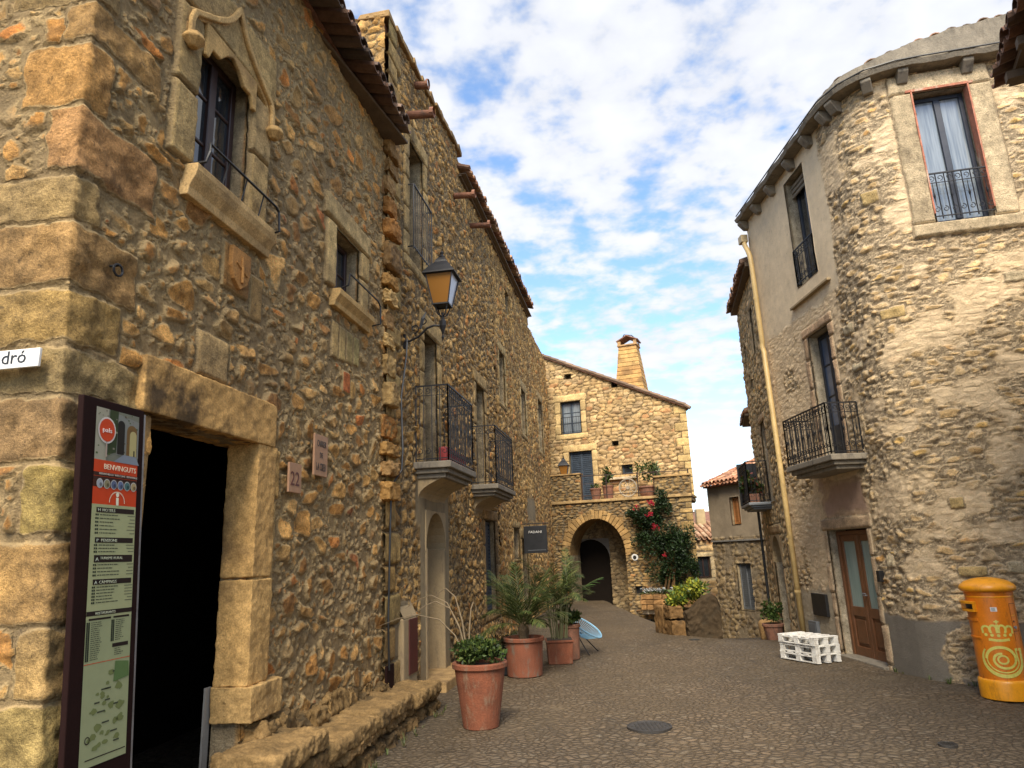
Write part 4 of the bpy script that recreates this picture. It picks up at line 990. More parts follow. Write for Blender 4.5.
# wall lanterns
def lantern(name, label, path, u, zb, off, sc, group):
    base = path.L(u, .03, zb); t = thing(name, label, 'wall lantern', base, group)
    n = (path.L(u, 1, 0)-path.L(u, 0, 0)); s = Vector((-n.y, n.x, 0)); c = path.L(u, off, 0)
    P = lambda o, z: path.L(u, o, zb+z*sc)
    mb = MB(); o = off
    arm = [P(.02, 0), P(.10, .0), P(.22, .05), P(.34, .16), P(.44, .19), P(o, .17)]
    pts = []
    for i in range(len(arm)-1):
        for q in range(4): pts.append(arm[i].lerp(arm[i+1], q/4))
    pts.append(arm[-1]); mb.tube(pts, .016*sc, 6)
    mb.tube([P(.02, -.10), P(.02, .10)], .02*sc, 6)
    mb.tube(spiral(P(.16, .17), n, up3, .07*sc, .015, -pi/2, pi*1.7), .010*sc, 5); mb.tube(spiral(P(.29, .27), n, up3, .05*sc, .012, -pi*.6, pi*1.3), .009*sc, 5)
    mb.tube([P(.24, .16), P(.28, .30), P(.33, .40)], [.02*sc, .03*sc, .002], 4)
    # post and cradle
    mb.tube([P(o, -.03), P(o, .01), P(o, .05), P(o, .12), P(o, .17), P(o, .24), P(o, .27), P(o, .36)], [.004, .018, .008, .03, .045, .045, .02, .018][:8], 8)
    hb, ht, zb2, zt2 = .105*sc, .185*sc, .46, .88
    for a in range(4):
        dx = cos(a*pi/2+pi/4); dy = sin(a*pi/2+pi/4); w = n*dx+s*dy
        mb.tube([P(o, .30)+w*.01, P(o, .33)+w*.07*sc, P(o, .40)+w*.10*sc, P(o, .46)+w*hb*1.2], .009*sc, 5)
    mb.build('bracket', IRON, t)
    # cage
    q4 = lambda h, z: [P(o, z)+n*(h*a)+s*(h*b) for a, b in ((1, 1), (1, -1), (-1, -1), (-1, 1))]
    mb = MB(); B_ = q4(hb, zb2); T_ = q4(ht, zt2)
    for i in range(4):
        mb.tube([B_[i], T_[i]], .011*sc, 4); mb.tube([B_[i], B_[(i+1) % 4]], .014*sc, 4); mb.tube([T_[i], T_[(i+1) % 4]], .018*sc, 4)
    mb.add(B_, [(0, 1, 2, 3)])
    rings = [(ht*1.22, zt2-.005), (ht*1.16, zt2+.02), (ht*.80, zt2+.12), (ht*.44, zt2+.20), (ht*.40, zt2+.23), (ht*.30, zt2+.26), (.012, zt2+.31)]
    RV = [q4(h, z) for h, z in rings]
    for a, b in zip(RV[:-1], RV[1:]):
        mb.add(a+b, [(i, (i+1) % 4, 4+(i+1) % 4, 4+i) for i in range(4)])
    mb.add(RV[0], [(0, 1, 2, 3)])
    mb.tube([P(o, zt2+.25), P(o, zt2+.30), P(o, zt2+.33), P(o, zt2+.36), P(o, zt2+.39)], [.03*sc, .045*sc, .02*sc, .028*sc, .002], 8)
    cg = mb.build('lantern_cage', IRON, t)
    for i in range(4):
        g = MB(); k_ = (i+1) % 4; e = .97
        f = [B_[i].lerp(P(o, zb2), .03), B_[k_].lerp(P(o, zb2), .03), T_[k_].lerp(P(o, zt2), .03), T_[i].lerp(P(o, zt2), .03)]
        g.add(f, [(0, 1, 2, 3)]); pane = g.build('glass_pane', PALEG if i == 0 else AMB, cg)
    return t
lantern('wall_lantern', 'large black lantern with amber glass on a scrolled bracket high on the left wall', PB, .67, 4.57, .56, 1.0, 'wall lanterns')
lantern('wall_lantern', 'distant small lantern on the left wall beside the blue balcony door of the arch house', PB, 17.0, 3.95, .5, .92, 'wall lanterns')
# hanging sign
t = thing('hanging_sign', 'black square shop sign with small pale lettering projecting from the left wall', 'shop sign', LB(10.0, .3, 2.0))
LSg = lambda u, o, z: LB(9.98+o, .06+u, z)
mb = MB(); mb.box(LSg, 0, .60, -.02, .02, 1.72, 2.40); mb.build('board', BLACKM, t, bevel=.005)
mb = MB(); mb.tube([LSg(-.06, 0, 2.46), LSg(.66, 0, 2.46)], .012, 5); mb.tube([LSg(.1, 0, 2.4), LSg(.1, 0, 2.46)], .006, 4); mb.tube([LSg(.5, 0, 2.4), LSg(.5, 0, 2.46)], .006, 4); mb.build('bracket', IRON, t)
text_mesh('lettering', 'FADANI', .085, LSg(.30, -.021, 2.22), Vector((nB[0], nB[1], 0)), up3, WHITEP, t, align='CENTER', sx=1.15)
mb = MB(); mb.box(LSg, .10, .56, -.0225, -.0205, 1.79, 1.80); mb.build('pale_line', GREYM, t)

# ================================================================== ARCH HOUSE (end of the lane)
hF = thing('stone_house', 'yellow stone house at the end of the lane with round arch and railed terrace', 'house', (Fa[0]+dF[0]*2.5, Fa[1]+dF[1]*2.5, 0))
LF = PF.L; LFU = PFU.L
archU0, archU1, archS, archT = .83, 2.80, 1.60, 2.80
bF = [(-.5+ (0 if k % 2 else 0), -.5, 0, 0, (0,0,0), 0) for k in range(0)]
z = -.3; R = random.Random(5); k = 0
while z < 3.3:
    h = R.uniform(.16, .3); bF.append((5.12-(.42 if k % 2 else .22), 5.4, z, z+h-.015, jc((.38,.29,.16), R.uniform(.7, 1.1)), .02)); z += h; k += 1
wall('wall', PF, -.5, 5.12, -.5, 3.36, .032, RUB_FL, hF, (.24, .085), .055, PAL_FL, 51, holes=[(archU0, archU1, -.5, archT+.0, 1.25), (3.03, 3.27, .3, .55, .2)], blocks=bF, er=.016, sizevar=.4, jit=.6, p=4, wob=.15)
# voussoir arch head
mb = MB(); R = random.Random(9); uc = (archU0+archU1)/2; r = (archU1-archU0)/2; rz = archT-archS; nV = 26
arch_fill(PF, archU0, archU1, archS, archT, -1.2, .012, (.22,.17,.1), n=20).build('arch_head', RUB_M if False else DRESS, hF)
for i in range(nV):
    a, b = pi*(i+.06)/nV, pi*(i+.94)/nV; q = 1.0; w = R.uniform(.26, .33)
    mb.col = jc((.34,.26,.15), R.uniform(.7, 1.15))
    f = lambda an, k_: (uc+(r+k_)*cos(an), archS+(rz+k_)*sin(an)); mb.prism(LF, [f(a, -.005), f(b, -.005), f(b, w), f(a, w)], -.1, .045)
mb.build('arch_ring', DRESS, hF, bevel=.012)
# inner doorway wall inside the passage
PFI = Path([Fa+dF*.0-nF*1.25, Fa+dF*3.2-nF*1.25], u0=0)
wall('passage_wall', PFI, .0, 3.2, -.4, 3.0, .04, RUB_FL, hF, (.25, .12), .04, PAL_M, 53, holes=[(.50, 1.93, -.4, 2.15, .4)], er=.02)
arch_fill(PFI, .50, 1.93, 1.44, 2.14, -.38, .02, (.2,.15,.09)).build('arch_head', PLASTG, hF)
mb = MB(); mb.box(PFI.L, .45, 2.0, -.24, -.20, -.4, 2.3); mb.build('passage_shade_sheet', DARK, hF)  # near-black sheet added behind the inner arch, stands in for the passage's shade
# terrace deck, coping, parapets
mb = MB(); mb.col = (.36,.30,.20); mb.box(LF, -.5, 5.14, -1.25, .09, 3.36, 3.45); mb.build('terrace_ledge', DRESS, hF, bevel=.015)
mb = MB()
blk(hF, 'terrace_floor', LF, [(-.5, 5.1, -1.3, -.1, 3.25, 3.355)], DRESS, cols=(.3,.25,.18))
PFp = Path([Fa-dF*.5+nF*.0, Fa+dF*5.12], u0=-.5)
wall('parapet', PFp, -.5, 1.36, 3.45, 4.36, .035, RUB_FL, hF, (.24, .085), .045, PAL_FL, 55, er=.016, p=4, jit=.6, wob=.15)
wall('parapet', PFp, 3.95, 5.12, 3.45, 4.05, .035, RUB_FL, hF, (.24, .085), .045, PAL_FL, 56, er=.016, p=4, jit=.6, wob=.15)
mb = MB(); mb.col = (.34,.27,.17); mb.box(LF, -.5, 1.36, -.28, -.02, 3.45, 4.34); mb.box(LF, 3.95, 5.12, -.28, -.02, 3.45, 4.03); mb.box(LF, -.5, 1.39, -.3, .06, 4.36, 4.41); mb.box(LF, 3.93, 5.14, -.3, .06, 4.05, 4.11); mb.build('parapet_core', DRESS, hF, bevel=.01)
mb = MB(); 
for zz in (4.42, 3.6): mb.tube([LF(1.3, -.04, zz if zz < 4 else 4.30), LF(5.1, -.04, zz if zz < 4 else 4.22)], .016, 5)
mb.tube([LF(1.3, -.04, 4.02), LF(3.95, -.04, 3.98)], .01, 4)
for u in (1.40, 2.28, 3.38, 3.93, 4.05, 5.08): mb.tube([LF(u, -.04, 3.45), LF(u, -.04, 4.40 if u < 2 else 4.28)], .022, 5)
mb.build('terrace_railing', IRONR, hF)
# upper storeys
holesU = [(.40, 1.19, 6.05, 7.30, .22), (.64, 1.52, 3.35, 5.36, .2), (2.60, 3.0, 4.38, 4.72, .2), (.64, .90, 8.18, 8.38, .2), (2.44, 2.68, 7.62, 7.86, .2), (2.31, 2.55, 5.44, 5.62, .2)]
bU = surround(.40, 1.19, 6.05, 7.30, .22, .26, .2, (.52,.42,.26), .03, 21)+surround(.64, 1.52, 3.45, 5.36, .18, .24, 0, (.50,.40,.25), .03, 22)
z = 3.3; k = 0; R = random.Random(6)
while z < 8:
    h = R.uniform(.22, .34); bU.append((5.08-(.45 if k % 2 else .24), 5.4, z, z+h-.015, jc((.50,.40,.23), R.uniform(.85, 1.1)), .02)); z += h; k += 1
topU = lambda u: 9.30-(u+.43)*.492
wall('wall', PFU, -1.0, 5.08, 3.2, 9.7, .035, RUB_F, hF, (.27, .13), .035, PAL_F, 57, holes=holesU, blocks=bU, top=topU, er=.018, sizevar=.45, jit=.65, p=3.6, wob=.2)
fc = lambda u, o: tuple(Fa+dF*u+nF*o)
core('wall_body', [fc(-1, -1.5), fc(4.78, -1.5), fc(3.3, -8), fc(-1, -8)], -.5, [9.4, 6.55, 7.0, 9.4], RUB_FL, hF)
core('wall_body', [fc(2.9, -.25), fc(5.0, -.25), fc(4.6, -1.6), fc(2.9, -1.6)], -.5, 3.3, DARK, hF)
core('wall_body', [fc(-.45, -.25), fc(.35, -.25), fc(.35, -1.6), fc(-.45, -1.6)], -.5, 3.3, DARK, hF)
mb = MB(); zr = lambda u: 9.60-(u+1.1)*.492
mb.add([LFU(u, o, zr(u)+dz_) for dz_ in (0, .07) for u, o in ((-1.1, .12), (5.22, .12), (3.5, -7), (-1.1, -7))], [(0, 1, 2, 3), (7, 6, 5, 4), (0, 1, 5, 4), (1, 2, 6, 5), (2, 3, 7, 6), (3, 0, 4, 7)]); mb.build('roof', TERRO, hF)
mb = MB(); R = random.Random(4)                       # verge tiles along the rake
u = -1.05
while u < 5.2:
    z_ = 9.66-(u+1.1)*.492; mb.col = jc((.26,.17,.11), R.uniform(.6, 1.1))
    a = LFU(u, .10, z_+.02); b = LFU(min(u+.33, 5.25), .10, z_+.02-.33*.492+.02); mb.tube([a, b], .065, 7)
    u += .29
mb.build('verge_tiles', TILE, hF)
# small window parts, door, holes
window(hF, PFU, .42, 1.17, 6.07, 7.28, .14, WOODBLUE, GLASSC, (2, 3), .05)
railing(hF, PFU, .40, 1.19, .03, 6.08, 6.68, .09, name='window_rail', scrolls=False, mid=False, wallo=-.02)
window(hF, PFU, .66, 1.50, 3.45, 5.34, .12, WOODBLUE, None, (2, 1), .06, name='shuttered_door', shutter=True)
window(hF, PFU, 2.62, 2.98, 4.40, 4.70, .12, WOODBLUE, GLASS, (1, 1), .04)
mb = MB(); mb.box(LFU, 2.1, 3.15, -.02, .14, 4.20, 4.28); mb.col = (.4,.3,.2); mb.build('window_sill', DRESS, hF, bevel=.01)
# chimney
LC = lambda u, o, z: Vector((*(Fa+dF*u-nF*2.5+nF*o), z))
def taper(mb, L, u0, u1, o0, o1, z0, z1, k):
    cu, co = (u0+u1)/2, (o0+o1)/2; f = lambda u, o: (cu+(u-cu)*k, co+(o-co)*k)
    P = [L(u, o, z0) for u, o in ((u0, o0), (u1, o0), (u1, o1), (u0, o1))]+[L(*f(u, o), z1) for u, o in ((u0, o0), (u1, o0), (u1, o1), (u0, o1))]
    mb.add(P, [(0, 1, 2, 3), (7, 6, 5, 4), (0, 1, 5, 4), (1, 2, 6, 5), (2, 3, 7, 6), (3, 0, 4, 7)])
mb = MB(); mb.col = (.46,.35,.19); R = random.Random(8)
z = 7.6; kk = 1.0
while z < 9.45:
    h = .17; k0 = 1-.38*(z-7.6)/1.85; k1 = 1-.38*(z+h-7.6)/1.85
    mb.col = jc(R.choice([(.48,.37,.2), (.47,.36,.2), (.44,.31,.17)]), R.uniform(.92, 1.05))
    hw = .56; taper(mb, LC, 2.95-hw*k0, 2.95+hw*k0, -.5*k0, .5*k0, z, z+h-.012, k1/k0); z += h
ch = mb.build('chimney', DRESS, hF, bevel=.012)
mb = MB(); mb.col = (.4,.3,.2)
mb.box(LC, 2.56, 3.34, -.36, .36, 9.46, 9.52)
for (u, o) in ((2.64, -.28), (3.26, -.28), (2.64, .28), (3.26, .28)): mb.box(LC, u-.06, u+.06, o-.06, o+.06, 9.52, 9.66)
mb.build('chimney_cap', DRESS, ch, bevel=.01)
mb = MB(); mb.prism(LC, [(2.55, 9.66), (2.95, 9.86), (2.95, 9.90), (2.52, 9.69)], -.34, .34); mb.prism(LC, [(2.95, 9.86), (3.36, 9.66), (3.39, 9.69), (2.95, 9.90)], -.34, .34); mb.build('chimney_cap', TERRO, ch)
mb = MB(); mb.tube([LC(2.6, 0, 9.7), LC(2.8, 0, 10.02), LC(3.1, 0, 9.95), LC(3.3, 0, 9.72)], .02, 5); mb.build('chimney_cap', IRON, ch)
# cartwheel ornament and terrace pots
t = thing('cartwheel', 'old spoked wheel leaning behind the terrace railing of the arch house', 'wheel', LF(3.0, -.2, 3.45))
cw = LF(2.98, -.25, 3.80); sF = Vector((dF[0], dF[1], 0)); mb = MB()
mb.tube(spiral(cw, sF, up3, .30, .30, 0, 2*pi, 24), .03, 6); mb.build('rim', mat_simple('bleached_wheel_wood', (.34,.28,.2, 1), .8), t)
mb = MB(); mb.tube([cw-Vector((nF[0], nF[1], 0))*.05, cw+Vector((nF[0], nF[1], 0))*.05], .06, 10)
for i in range(10): a = 2*pi*i/10; mb.tube([cw, cw+sF*.3*cos(a)+up3*.3*sin(a)], .014, 5)
mb.build('spokes', MATS['bleached_wheel_wood'], t)
GREENS = [(.035,.062,.012), (.05,.08,.016), (.03,.05,.010), (.07,.10,.02)]
def pot(mb, cx, cy, z, r0, r1, h, rim=.03, n=36):
    mb.lathe(cx, cy, [(r0*.97, z), (r0, z+.01), (r1*.96, z+h-rim*2.2), (r1*.97, z+h-rim*1.9), (r1*1.05, z+h-rim*1.8), (r1*1.06, z+h-rim*.3), (r1*1.03, z+h), (r1*.9, z+h), (r1*.86, z+h-.05), (r1*.86, z+h-.06)], n, True)
def potted(name, label, x, y, z, r0, r1, h, frad, fz, n, size, cols, seed, mat=TERR, group=None, cat='potted plant', clump=8, stems=0):
    t = thing(name, label, cat, (x, y, z), group); mb = MB(); pot(mb, x, y, z, r0, r1, h); mb.build('pot', mat, t, smooth=False, bevel=.004)
    mb = MB(); mb.lathe(x, y, [(r1*.87, z+h-.055), (r1*.5, z+h-.035), (.001, z+h-.03)], 20, False); mb.build('soil', SOIL, t)
    R = random.Random(seed); mb = MB(); leafy(mb, R, (x, y, z+h+fz), frad, n, size, cols, clump); mb.build('foliage', LEAF, t)
    return t
def PT(u, o): p = LF(u, o, 0); return p.x, p.y
x, y = PT(1.78, -.45); potted('potted_plant', 'small clay pot at the foot of the blue-grey terrace door', x, y, 3.45, .13, .2, .42, (.16, .16, .12), .08, 120, .07, GREENS, 1, TERRO, 'plants on the terrace')
x, y = PT(3.62, -.35); potted('potted_plant', 'bushy plant in a clay pot at the right end of the terrace railing', x, y, 3.45, .22, .30, .36, (.45, .3, .5), .5, 420, .10, GREENS+[(.12,.14,.05)], 2, TERRO, 'plants on the terrace')
x, y = PT(2.2, -.55); potted('potted_plant', 'dark spiky plant on the terrace left of the small square window', x, y, 3.45, .16, .2, .5, (.28, .2, .36), .3, 260, .12, GREENS, 3, TERRO, 'plants on the terrace')
x, y = PT(3.95, -.5); potted('potted_plant', 'slim pale green plant beside the right terrace pillar', x, y, 3.45, .12, .16, .3, (.14, .14, .5), .5, 200, .12, [(.12,.18,.08), (.3,.33,.2)], 4, TERRO, 'plants on the terrace')
# gate lamp disc by the arch
t = thing('wall_plate', 'small round white plate fixed on the wall right of the arch', 'wall plate', LF(3.1, .05, 1.45)); mb = MB(); c = LF(3.1, .0, 1.47); nf = Vector((nF[0], nF[1], 0)); mb.tube([c, c+nf*.06, c+nf*.07], [.11, .11, .09], 20); mb.build('disc', WHITE, t); mb = MB(); mb.tube([c+nf*.07, c+nf*.085], .06, 12); mb.build('dark_centre', BLACKM, t)
mb = MB(); mb.box(LF, 3.04, 3.26, -.12, -.1, .31, .54); mb.build('niche_grille', BLACKM, hF)

# bougainvillea and bed
t = thing('bougainvillea', 'tall dark green climbing shrub with red flowers against the arch house wall', 'climbing shrub', LF(4.1, .3, 0))
mb = MB(); R = random.Random(31)
for (u, z, ru, rz_, ro, n) in ((4.15, .95, .62, .75, .38, 2600), (4.35, 1.9, .70, .80, .36, 2800), (4.75, 1.7, .42, .8, .3, 1400), (3.75, 2.6, .55, .5, .26, 1600), (3.45, 2.1, .35, .5, .22, 500), (4.9, 1.0, .3, .6, .3, 900), (3.3, 2.85, .35, .28, .2, 450), (4.15, 3.2, .30, .55, .25, 900), (3.8, 1.7, .4, .7, .3, 1000)):
    c = LF(u, .28, z); k0 = len(mb.v); leafy(mb, R, (c.x, c.y, c.z), (ru, ro, rz_), n, .085, [(.013,.028,.008), (.018,.038,.010), (.010,.022,.007), (.028,.05,.013)], 10)
mb.build('foliage', LEAF, t)
for (u, z, r, n) in ((3.85, 3.18, .15, 110), (3.78, 2.85, .17, 80), (3.95, 2.4, .14, 50), (4.2, 1.5, .12, 36), (3.35, 3.0, .14, 30)):
    c = LF(u, .50, z); mb = MB(); leafy(mb, R, (c.x, c.y, c.z), (r, r*.7, r), n, .065, [(.45,.015,.03), (.36,.012,.04), (.5,.03,.05)], 5); mb.build('flower_cluster', PETAL, t)
mb = MB(); mb.col = (.1,.07,.04)
for q in range(4): mb.tube([LF(4.0+.12*q, .3, .3), LF(4.1+.1*q+R.uniform(-.2, .2), .28, 1.2), LF(3.9+.25*q, .26, 2.4)], [.04, .03, .012], 6)
mb.build('stem', DRESS, t)
t = thing('flower_bed', 'low stone walled bed of small white flowers at the foot of the bougainvillea', 'flower bed', LF(3.9, .4, 0))
mb = MB(); R = random.Random(14)
u = 3.30
while u < 5.05:
    w = R.uniform(.16, .3)
    for zq in range(3): rough_block(mb, LF, u+R.uniform(-.03, .03), u+w, .42, .62, -.15+zq*.155, -.15+zq*.155+.15, R, jc((.28,.19,.11), R.uniform(.6, 1.1)), (2, 2, 2), .015)
    u += w
mb.box(LF, 3.3, 5.0, 0, .42, -.3, .18)
mb.build('bed_wall', DRESS, t, smooth=False)
mb = MB()
for i in range(9): c = LF(3.4+i*.14, .5, .38); leafy(mb, R, (c.x, c.y, c.z), (.14, .16, .10), 60, .06, GREENS, 4)
for i in range(9): c = LF(3.4+i*.14, .5, .43); leafy(mb, R, (c.x, c.y, c.z), (.15, .18, .10), 46, .055, [(.55,.56,.55), (.45,.48,.5)], 4)
mb.build('white_flowers', PETAL, t)

# big rough stone planter with yellow shrub in the lane
PX, PY = 3.36, 15.0
t = thing('stone_planter', 'rough stone block planter with yellow green shrub standing in the lane', 'planter', (PX, PY, 0))
Lp = lambda u, o, z: Vector((PX+u*cos(-.25)+o*sin(-.25)*-1, PY+u*sin(-.25)-o*cos(-.25), z))
mb = MB(); R = random.Random(77)
def slabstone(pts, o0, o1, col, amp=.03, sub=5):
    global mb
    # outline in (u,z); faces split by a fan of noisy rings
    n = len(pts); cu = sum(p[0] for p in pts)/n; cz = sum(p[1] for p in pts)/n; k = len(mb.v); rings = []
    for o, sgn in ((o0, 0), (o1, 1)):
        for f in (1.0, .97, .62, .25):
            row = []
            for (u, z) in pts:
                oo = o+(0 if f > .99 else (.035 if sgn else -.0))+R.uniform(-amp, amp)*(.6 if f < .99 else .3); row.append(len(mb.v)); mb.v.append(tuple(Lp(cu+(u-cu)*f, oo, cz+(z-cz)*f))); mb.c.append(jc(col, R.uniform(.75, 1.15)))
            rings.append(row)
    for a, b in ((0, 1), (1, 2), (2, 3), (4, 5), (5, 6), (6, 7), (0, 4)):
        for i in range(n): j = (i+1) % n; mb.f.append((rings[a][i], rings[a][j], rings[b][j], rings[b][i])); mb.mi.append(0)
    mb.f.append(tuple(rings[3])); mb.f.append(tuple(rings[7])); mb.mi += [0, 0]
def dense(pts, n=5):
    out = []
    for i in range(len(pts)):
        a, b = pts[i], pts[(i+1) % len(pts)]
        for k in range(n): t_ = k/n; out.append((a[0]+(b[0]-a[0])*t_+R.uniform(-.012, .012), a[1]+(b[1]-a[1])*t_+R.uniform(-.012, .012)))
    return out
def Lw(u, o, z):
    tops = [(-.16, .46), (0, .55), (.12, .68), (.28, .80), (.44, .80), (.56, .5)]; 
    hgt = np.interp(u, [q[0] for q in tops], [q[1] for q in tops]); return Lp(u, o, -.2+(z+.2)*(hgt+.2))
rough_block(mb, Lw, -.15, .53, .27, .47, -.2, .8, R, (.048,.040,.032), (16, 5, 20), .018)
roughen(mb.build('dark_front_stone', ROCK, t, smooth=True), 1, .05, .10)
mb = MB()
for (u0, u1, o0, o1, z0, z1) in ((-.44, -.14, .0, .40, -.15, .30), (-.46, -.16, .05, .38, .30, .58), (-.45, -.2, -.4, .02, -.15, .55), (-.2, .5, -.45, -.2, -.15, .5), (.28, .52, -.2, .28, -.2, .42)):
    rough_block(mb, Lp, u0, u1, o0, o1, z0, z1, R, jc((.15,.105,.06), R.uniform(.8, 1.1)), (9, 9, 8), .014)
roughen(mb.build('side_stone', ROCK, t, smooth=True), 1, .05, .12)
mb = MB(); mb.box(Lp, -.25, .35, -.25, .28, .2, .42); mb.build('soil', SOIL, t)
mb = MB(); leafy(mb, R, Lp(.08, .05, .76), (.42, .36, .30), 1500, .085, [(.20,.24,.03), (.32,.33,.04), (.10,.16,.03), (.42,.40,.05), (.05,.09,.02)], 12); leafy(mb, R, Lp(-.15, .1, .6), (.25, .25, .2), 420, .08, GREENS, 6)
mb.build('foliage', LEAF, t)

# ================================================================== RIGHT HOUSE with rounded corner
hR = thing('stone_house', 'pale stone house on the right with rounded corner, balcony and glazed brown door', 'house', (T0[0], T0[1], 0))
LR = PR.L; ZT = 8.24
pk = (.50, .37, .27)
holesR = [(2.85, 3.60, 5.95, 7.92, .22), (2.90, 3.63, 2.95, 5.05, .22), (2.60, 3.84, -.3, 1.89, .30), (1.80, 2.30, .55, .88, .06), (UF+.38, UF+1.10, 5.88, 7.90, .2)]
FR = (.56, .48, .36)
bR = surround(2.90, 3.63, 2.97, 5.05, .13, .16, 0, pk, .03, 31)+surround(2.60, 3.84, -.3, 1.89, .12, .18, 0, (.46,.36,.27), .03, 32)
bR += [(UF+.09, UF+.38, 5.88, 7.9, FR, .05), (UF+1.10, UF+1.40, 5.88, 7.9, FR, .05), (UF+.09, UF+1.40, 7.9, 8.2, FR, .05), (UF+.07, UF+1.43, 5.68, 5.88, FR, .065)]
Rq = random.Random(17)
for i in range(18):
    u = Rq.uniform(4.0, UF+2.4); z = Rq.uniform(.9, 7.6); w = Rq.uniform(.16, .34); h = Rq.uniform(.12, .2)
    if UF-.1 < u+w/2 < UF+1.6 and z > 5.2: continue
    bR.append((u, u+w, z, z+h, Rq.choice([(.54,.47,.34), (.58,.51,.34), (.54,.42,.22), (.56,.51,.40), (.52,.46,.35)]), .024, 3.2))
def plR(U, Z):
    n = fbm(U/.35, Z/.35, 88, 4)-.5; n2 = fbm(U/.11, Z/.11, 89, 3)-.5
    up_ = smooth01((Z-5.42+n*.25)*14)*smooth01((4.22+n*.2-U)*14)
    lowl = .0
    base = smooth01((.78-Z+n*.12)*14)*smooth01((U-3.86)*20)
    hole = smooth01((.26+n2*.25-np.hypot((U-(UA1-.28+.25*(Z-.45)))*1.0, (Z-.36)*.75))*18)
    base = base*(1-hole)
    left = smooth01((1.15-Z+n*.6)*6)*smooth01((2.55-U)*12)*.9
    a = np.clip(np.maximum.reduce([up_, base, left]), 0, 1)
    flank = smooth01((4.1+n*.8-U)*5)*smooth01((fbm(U/.7, Z/.9, 97, 4)-.40)*9)*.8; a = np.maximum(a, flank)
    frame = smooth01((Z-2.0+n*.2)*5)*smooth01((2.72-Z+n*.3)*5)*smooth01((.75-np.abs(U-3.3)+n*.4)*5)
    a = np.maximum(a, frame)
    wash = smooth01((fbm(U/.5, Z/.35, 91, 5)-.525)*10)*.75*(Z > .8)       # thin mortar wash over parts of the rubble
    a = np.maximum(a, wash)
    col = np.zeros(U.shape+(3,)); col[:] = (.72, .56, .365)
    col = np.where((up_ > .3)[..., None], np.array([.72, .58, .39])*(1+.22*(fbm(U/.5, Z/1.5, 92, 4)-.5))[..., None], col)
    col = np.where((base > .3)[..., None], np.array([.20, .175, .14]), col); col = np.where(((left > .3) & (base < .3) & (up_ < .3))[..., None], np.array([.33, .29, .22]), col)
    col = np.where((frame > .3)[..., None], np.array([.40, .27, .20]), col)
    return a, col
wall('wall', PR, 1.0, UF+3.3, -.4, ZT, .022, RUB_R, hR, (.17, .066), .015, PAL_R, 71, holes=holesR, blocks=bR, plaster=plR, er=.008, sizevar=.75, jit=1.0, rough=.020, p=3.2, wob=.6, lump=1.0, streak=.013, gallet=.004)
cR = tuple(F0+Fd*3.3-np.array([-.209, -.978])*.4)
core('wall_body', [(5.42, 12.98), (5.45, 9.7), (5.9, 9.25), cR, (9.2, 13), ], -.4, ZT, DARK, hR)
core('wall_body', [(4.96, 12.99), (5.5, 12.99), (5.5, 12.9), (4.98, 12.9)], -.4, ZT, PLAST, hR)
# red brick line round the top window
mb = MB(); R = random.Random(3); mb.col = (.45, .14, .08)
fl = Flat(PR, UF+.7)
LFr = lambda u, o, z: fl.L(UF+u, o, z)
for (u0, u1, z0, z1) in ((.365, .385, 6.0, 7.92), (1.095, 1.115, 6.0, 7.92), (.30, 1.17, 7.905, 7.94)):
    mb.box(LFr, u0, u1, -.1, .052, z0, z1)
mb.build('brick_edging', mat_simple('flaking_brick_red', (.40,.15,.09,1), .9, var=.5, vs=14, bump=.5, streaks=((.52,.44,.33,1), .9)), hR)
# string line below the plastered recess
mb = MB(); mb.box(LR, 2.55, 3.95, -.02, .075, 5.66, 5.70); mb.build('sill_moulding', PLAST, hR, bevel=.006)
window(hR, PR, 2.87, 3.58, 5.97, 7.90, .18, WOODBL, GLASS, (2, 1), .06)
mb = MB()
for i in range(9): mb.tube([LR(2.87, -.14+.012*(i % 3), 7.88-.03*i), LR(3.58, -.14+.012*(i % 3), 7.88-.03*i)], .018, 6)
mb.build('rolled_blind', SLAB, hR)
window(hR, PR, 2.92, 3.61, 2.97, 5.03, .15, WOODBL, GLASSB, (2, 4), .06, name='balcony_door', lower=.55)
window(hR, fl_p := PR, UF+.39, UF+1.09, 5.90, 7.88, .13, WOODBL, GLASSC, (2, 1), .06, lower=.0)
railing(hR, PR, UF+.36, UF+1.12, .03, 5.92, 6.60, .105, name='window_rail', wallo=-.05, mid=True)
railing(hR, PR, 2.86, 3.59, .02, 5.98, 6.62, .10, name='window_rail', wallo=-.05)
slab(hR, PR, 2.58, 4.16, .52, 2.72, 2.93)
railing(hR, PR, 2.62, 4.12, .49, 2.93, 3.68, .10)
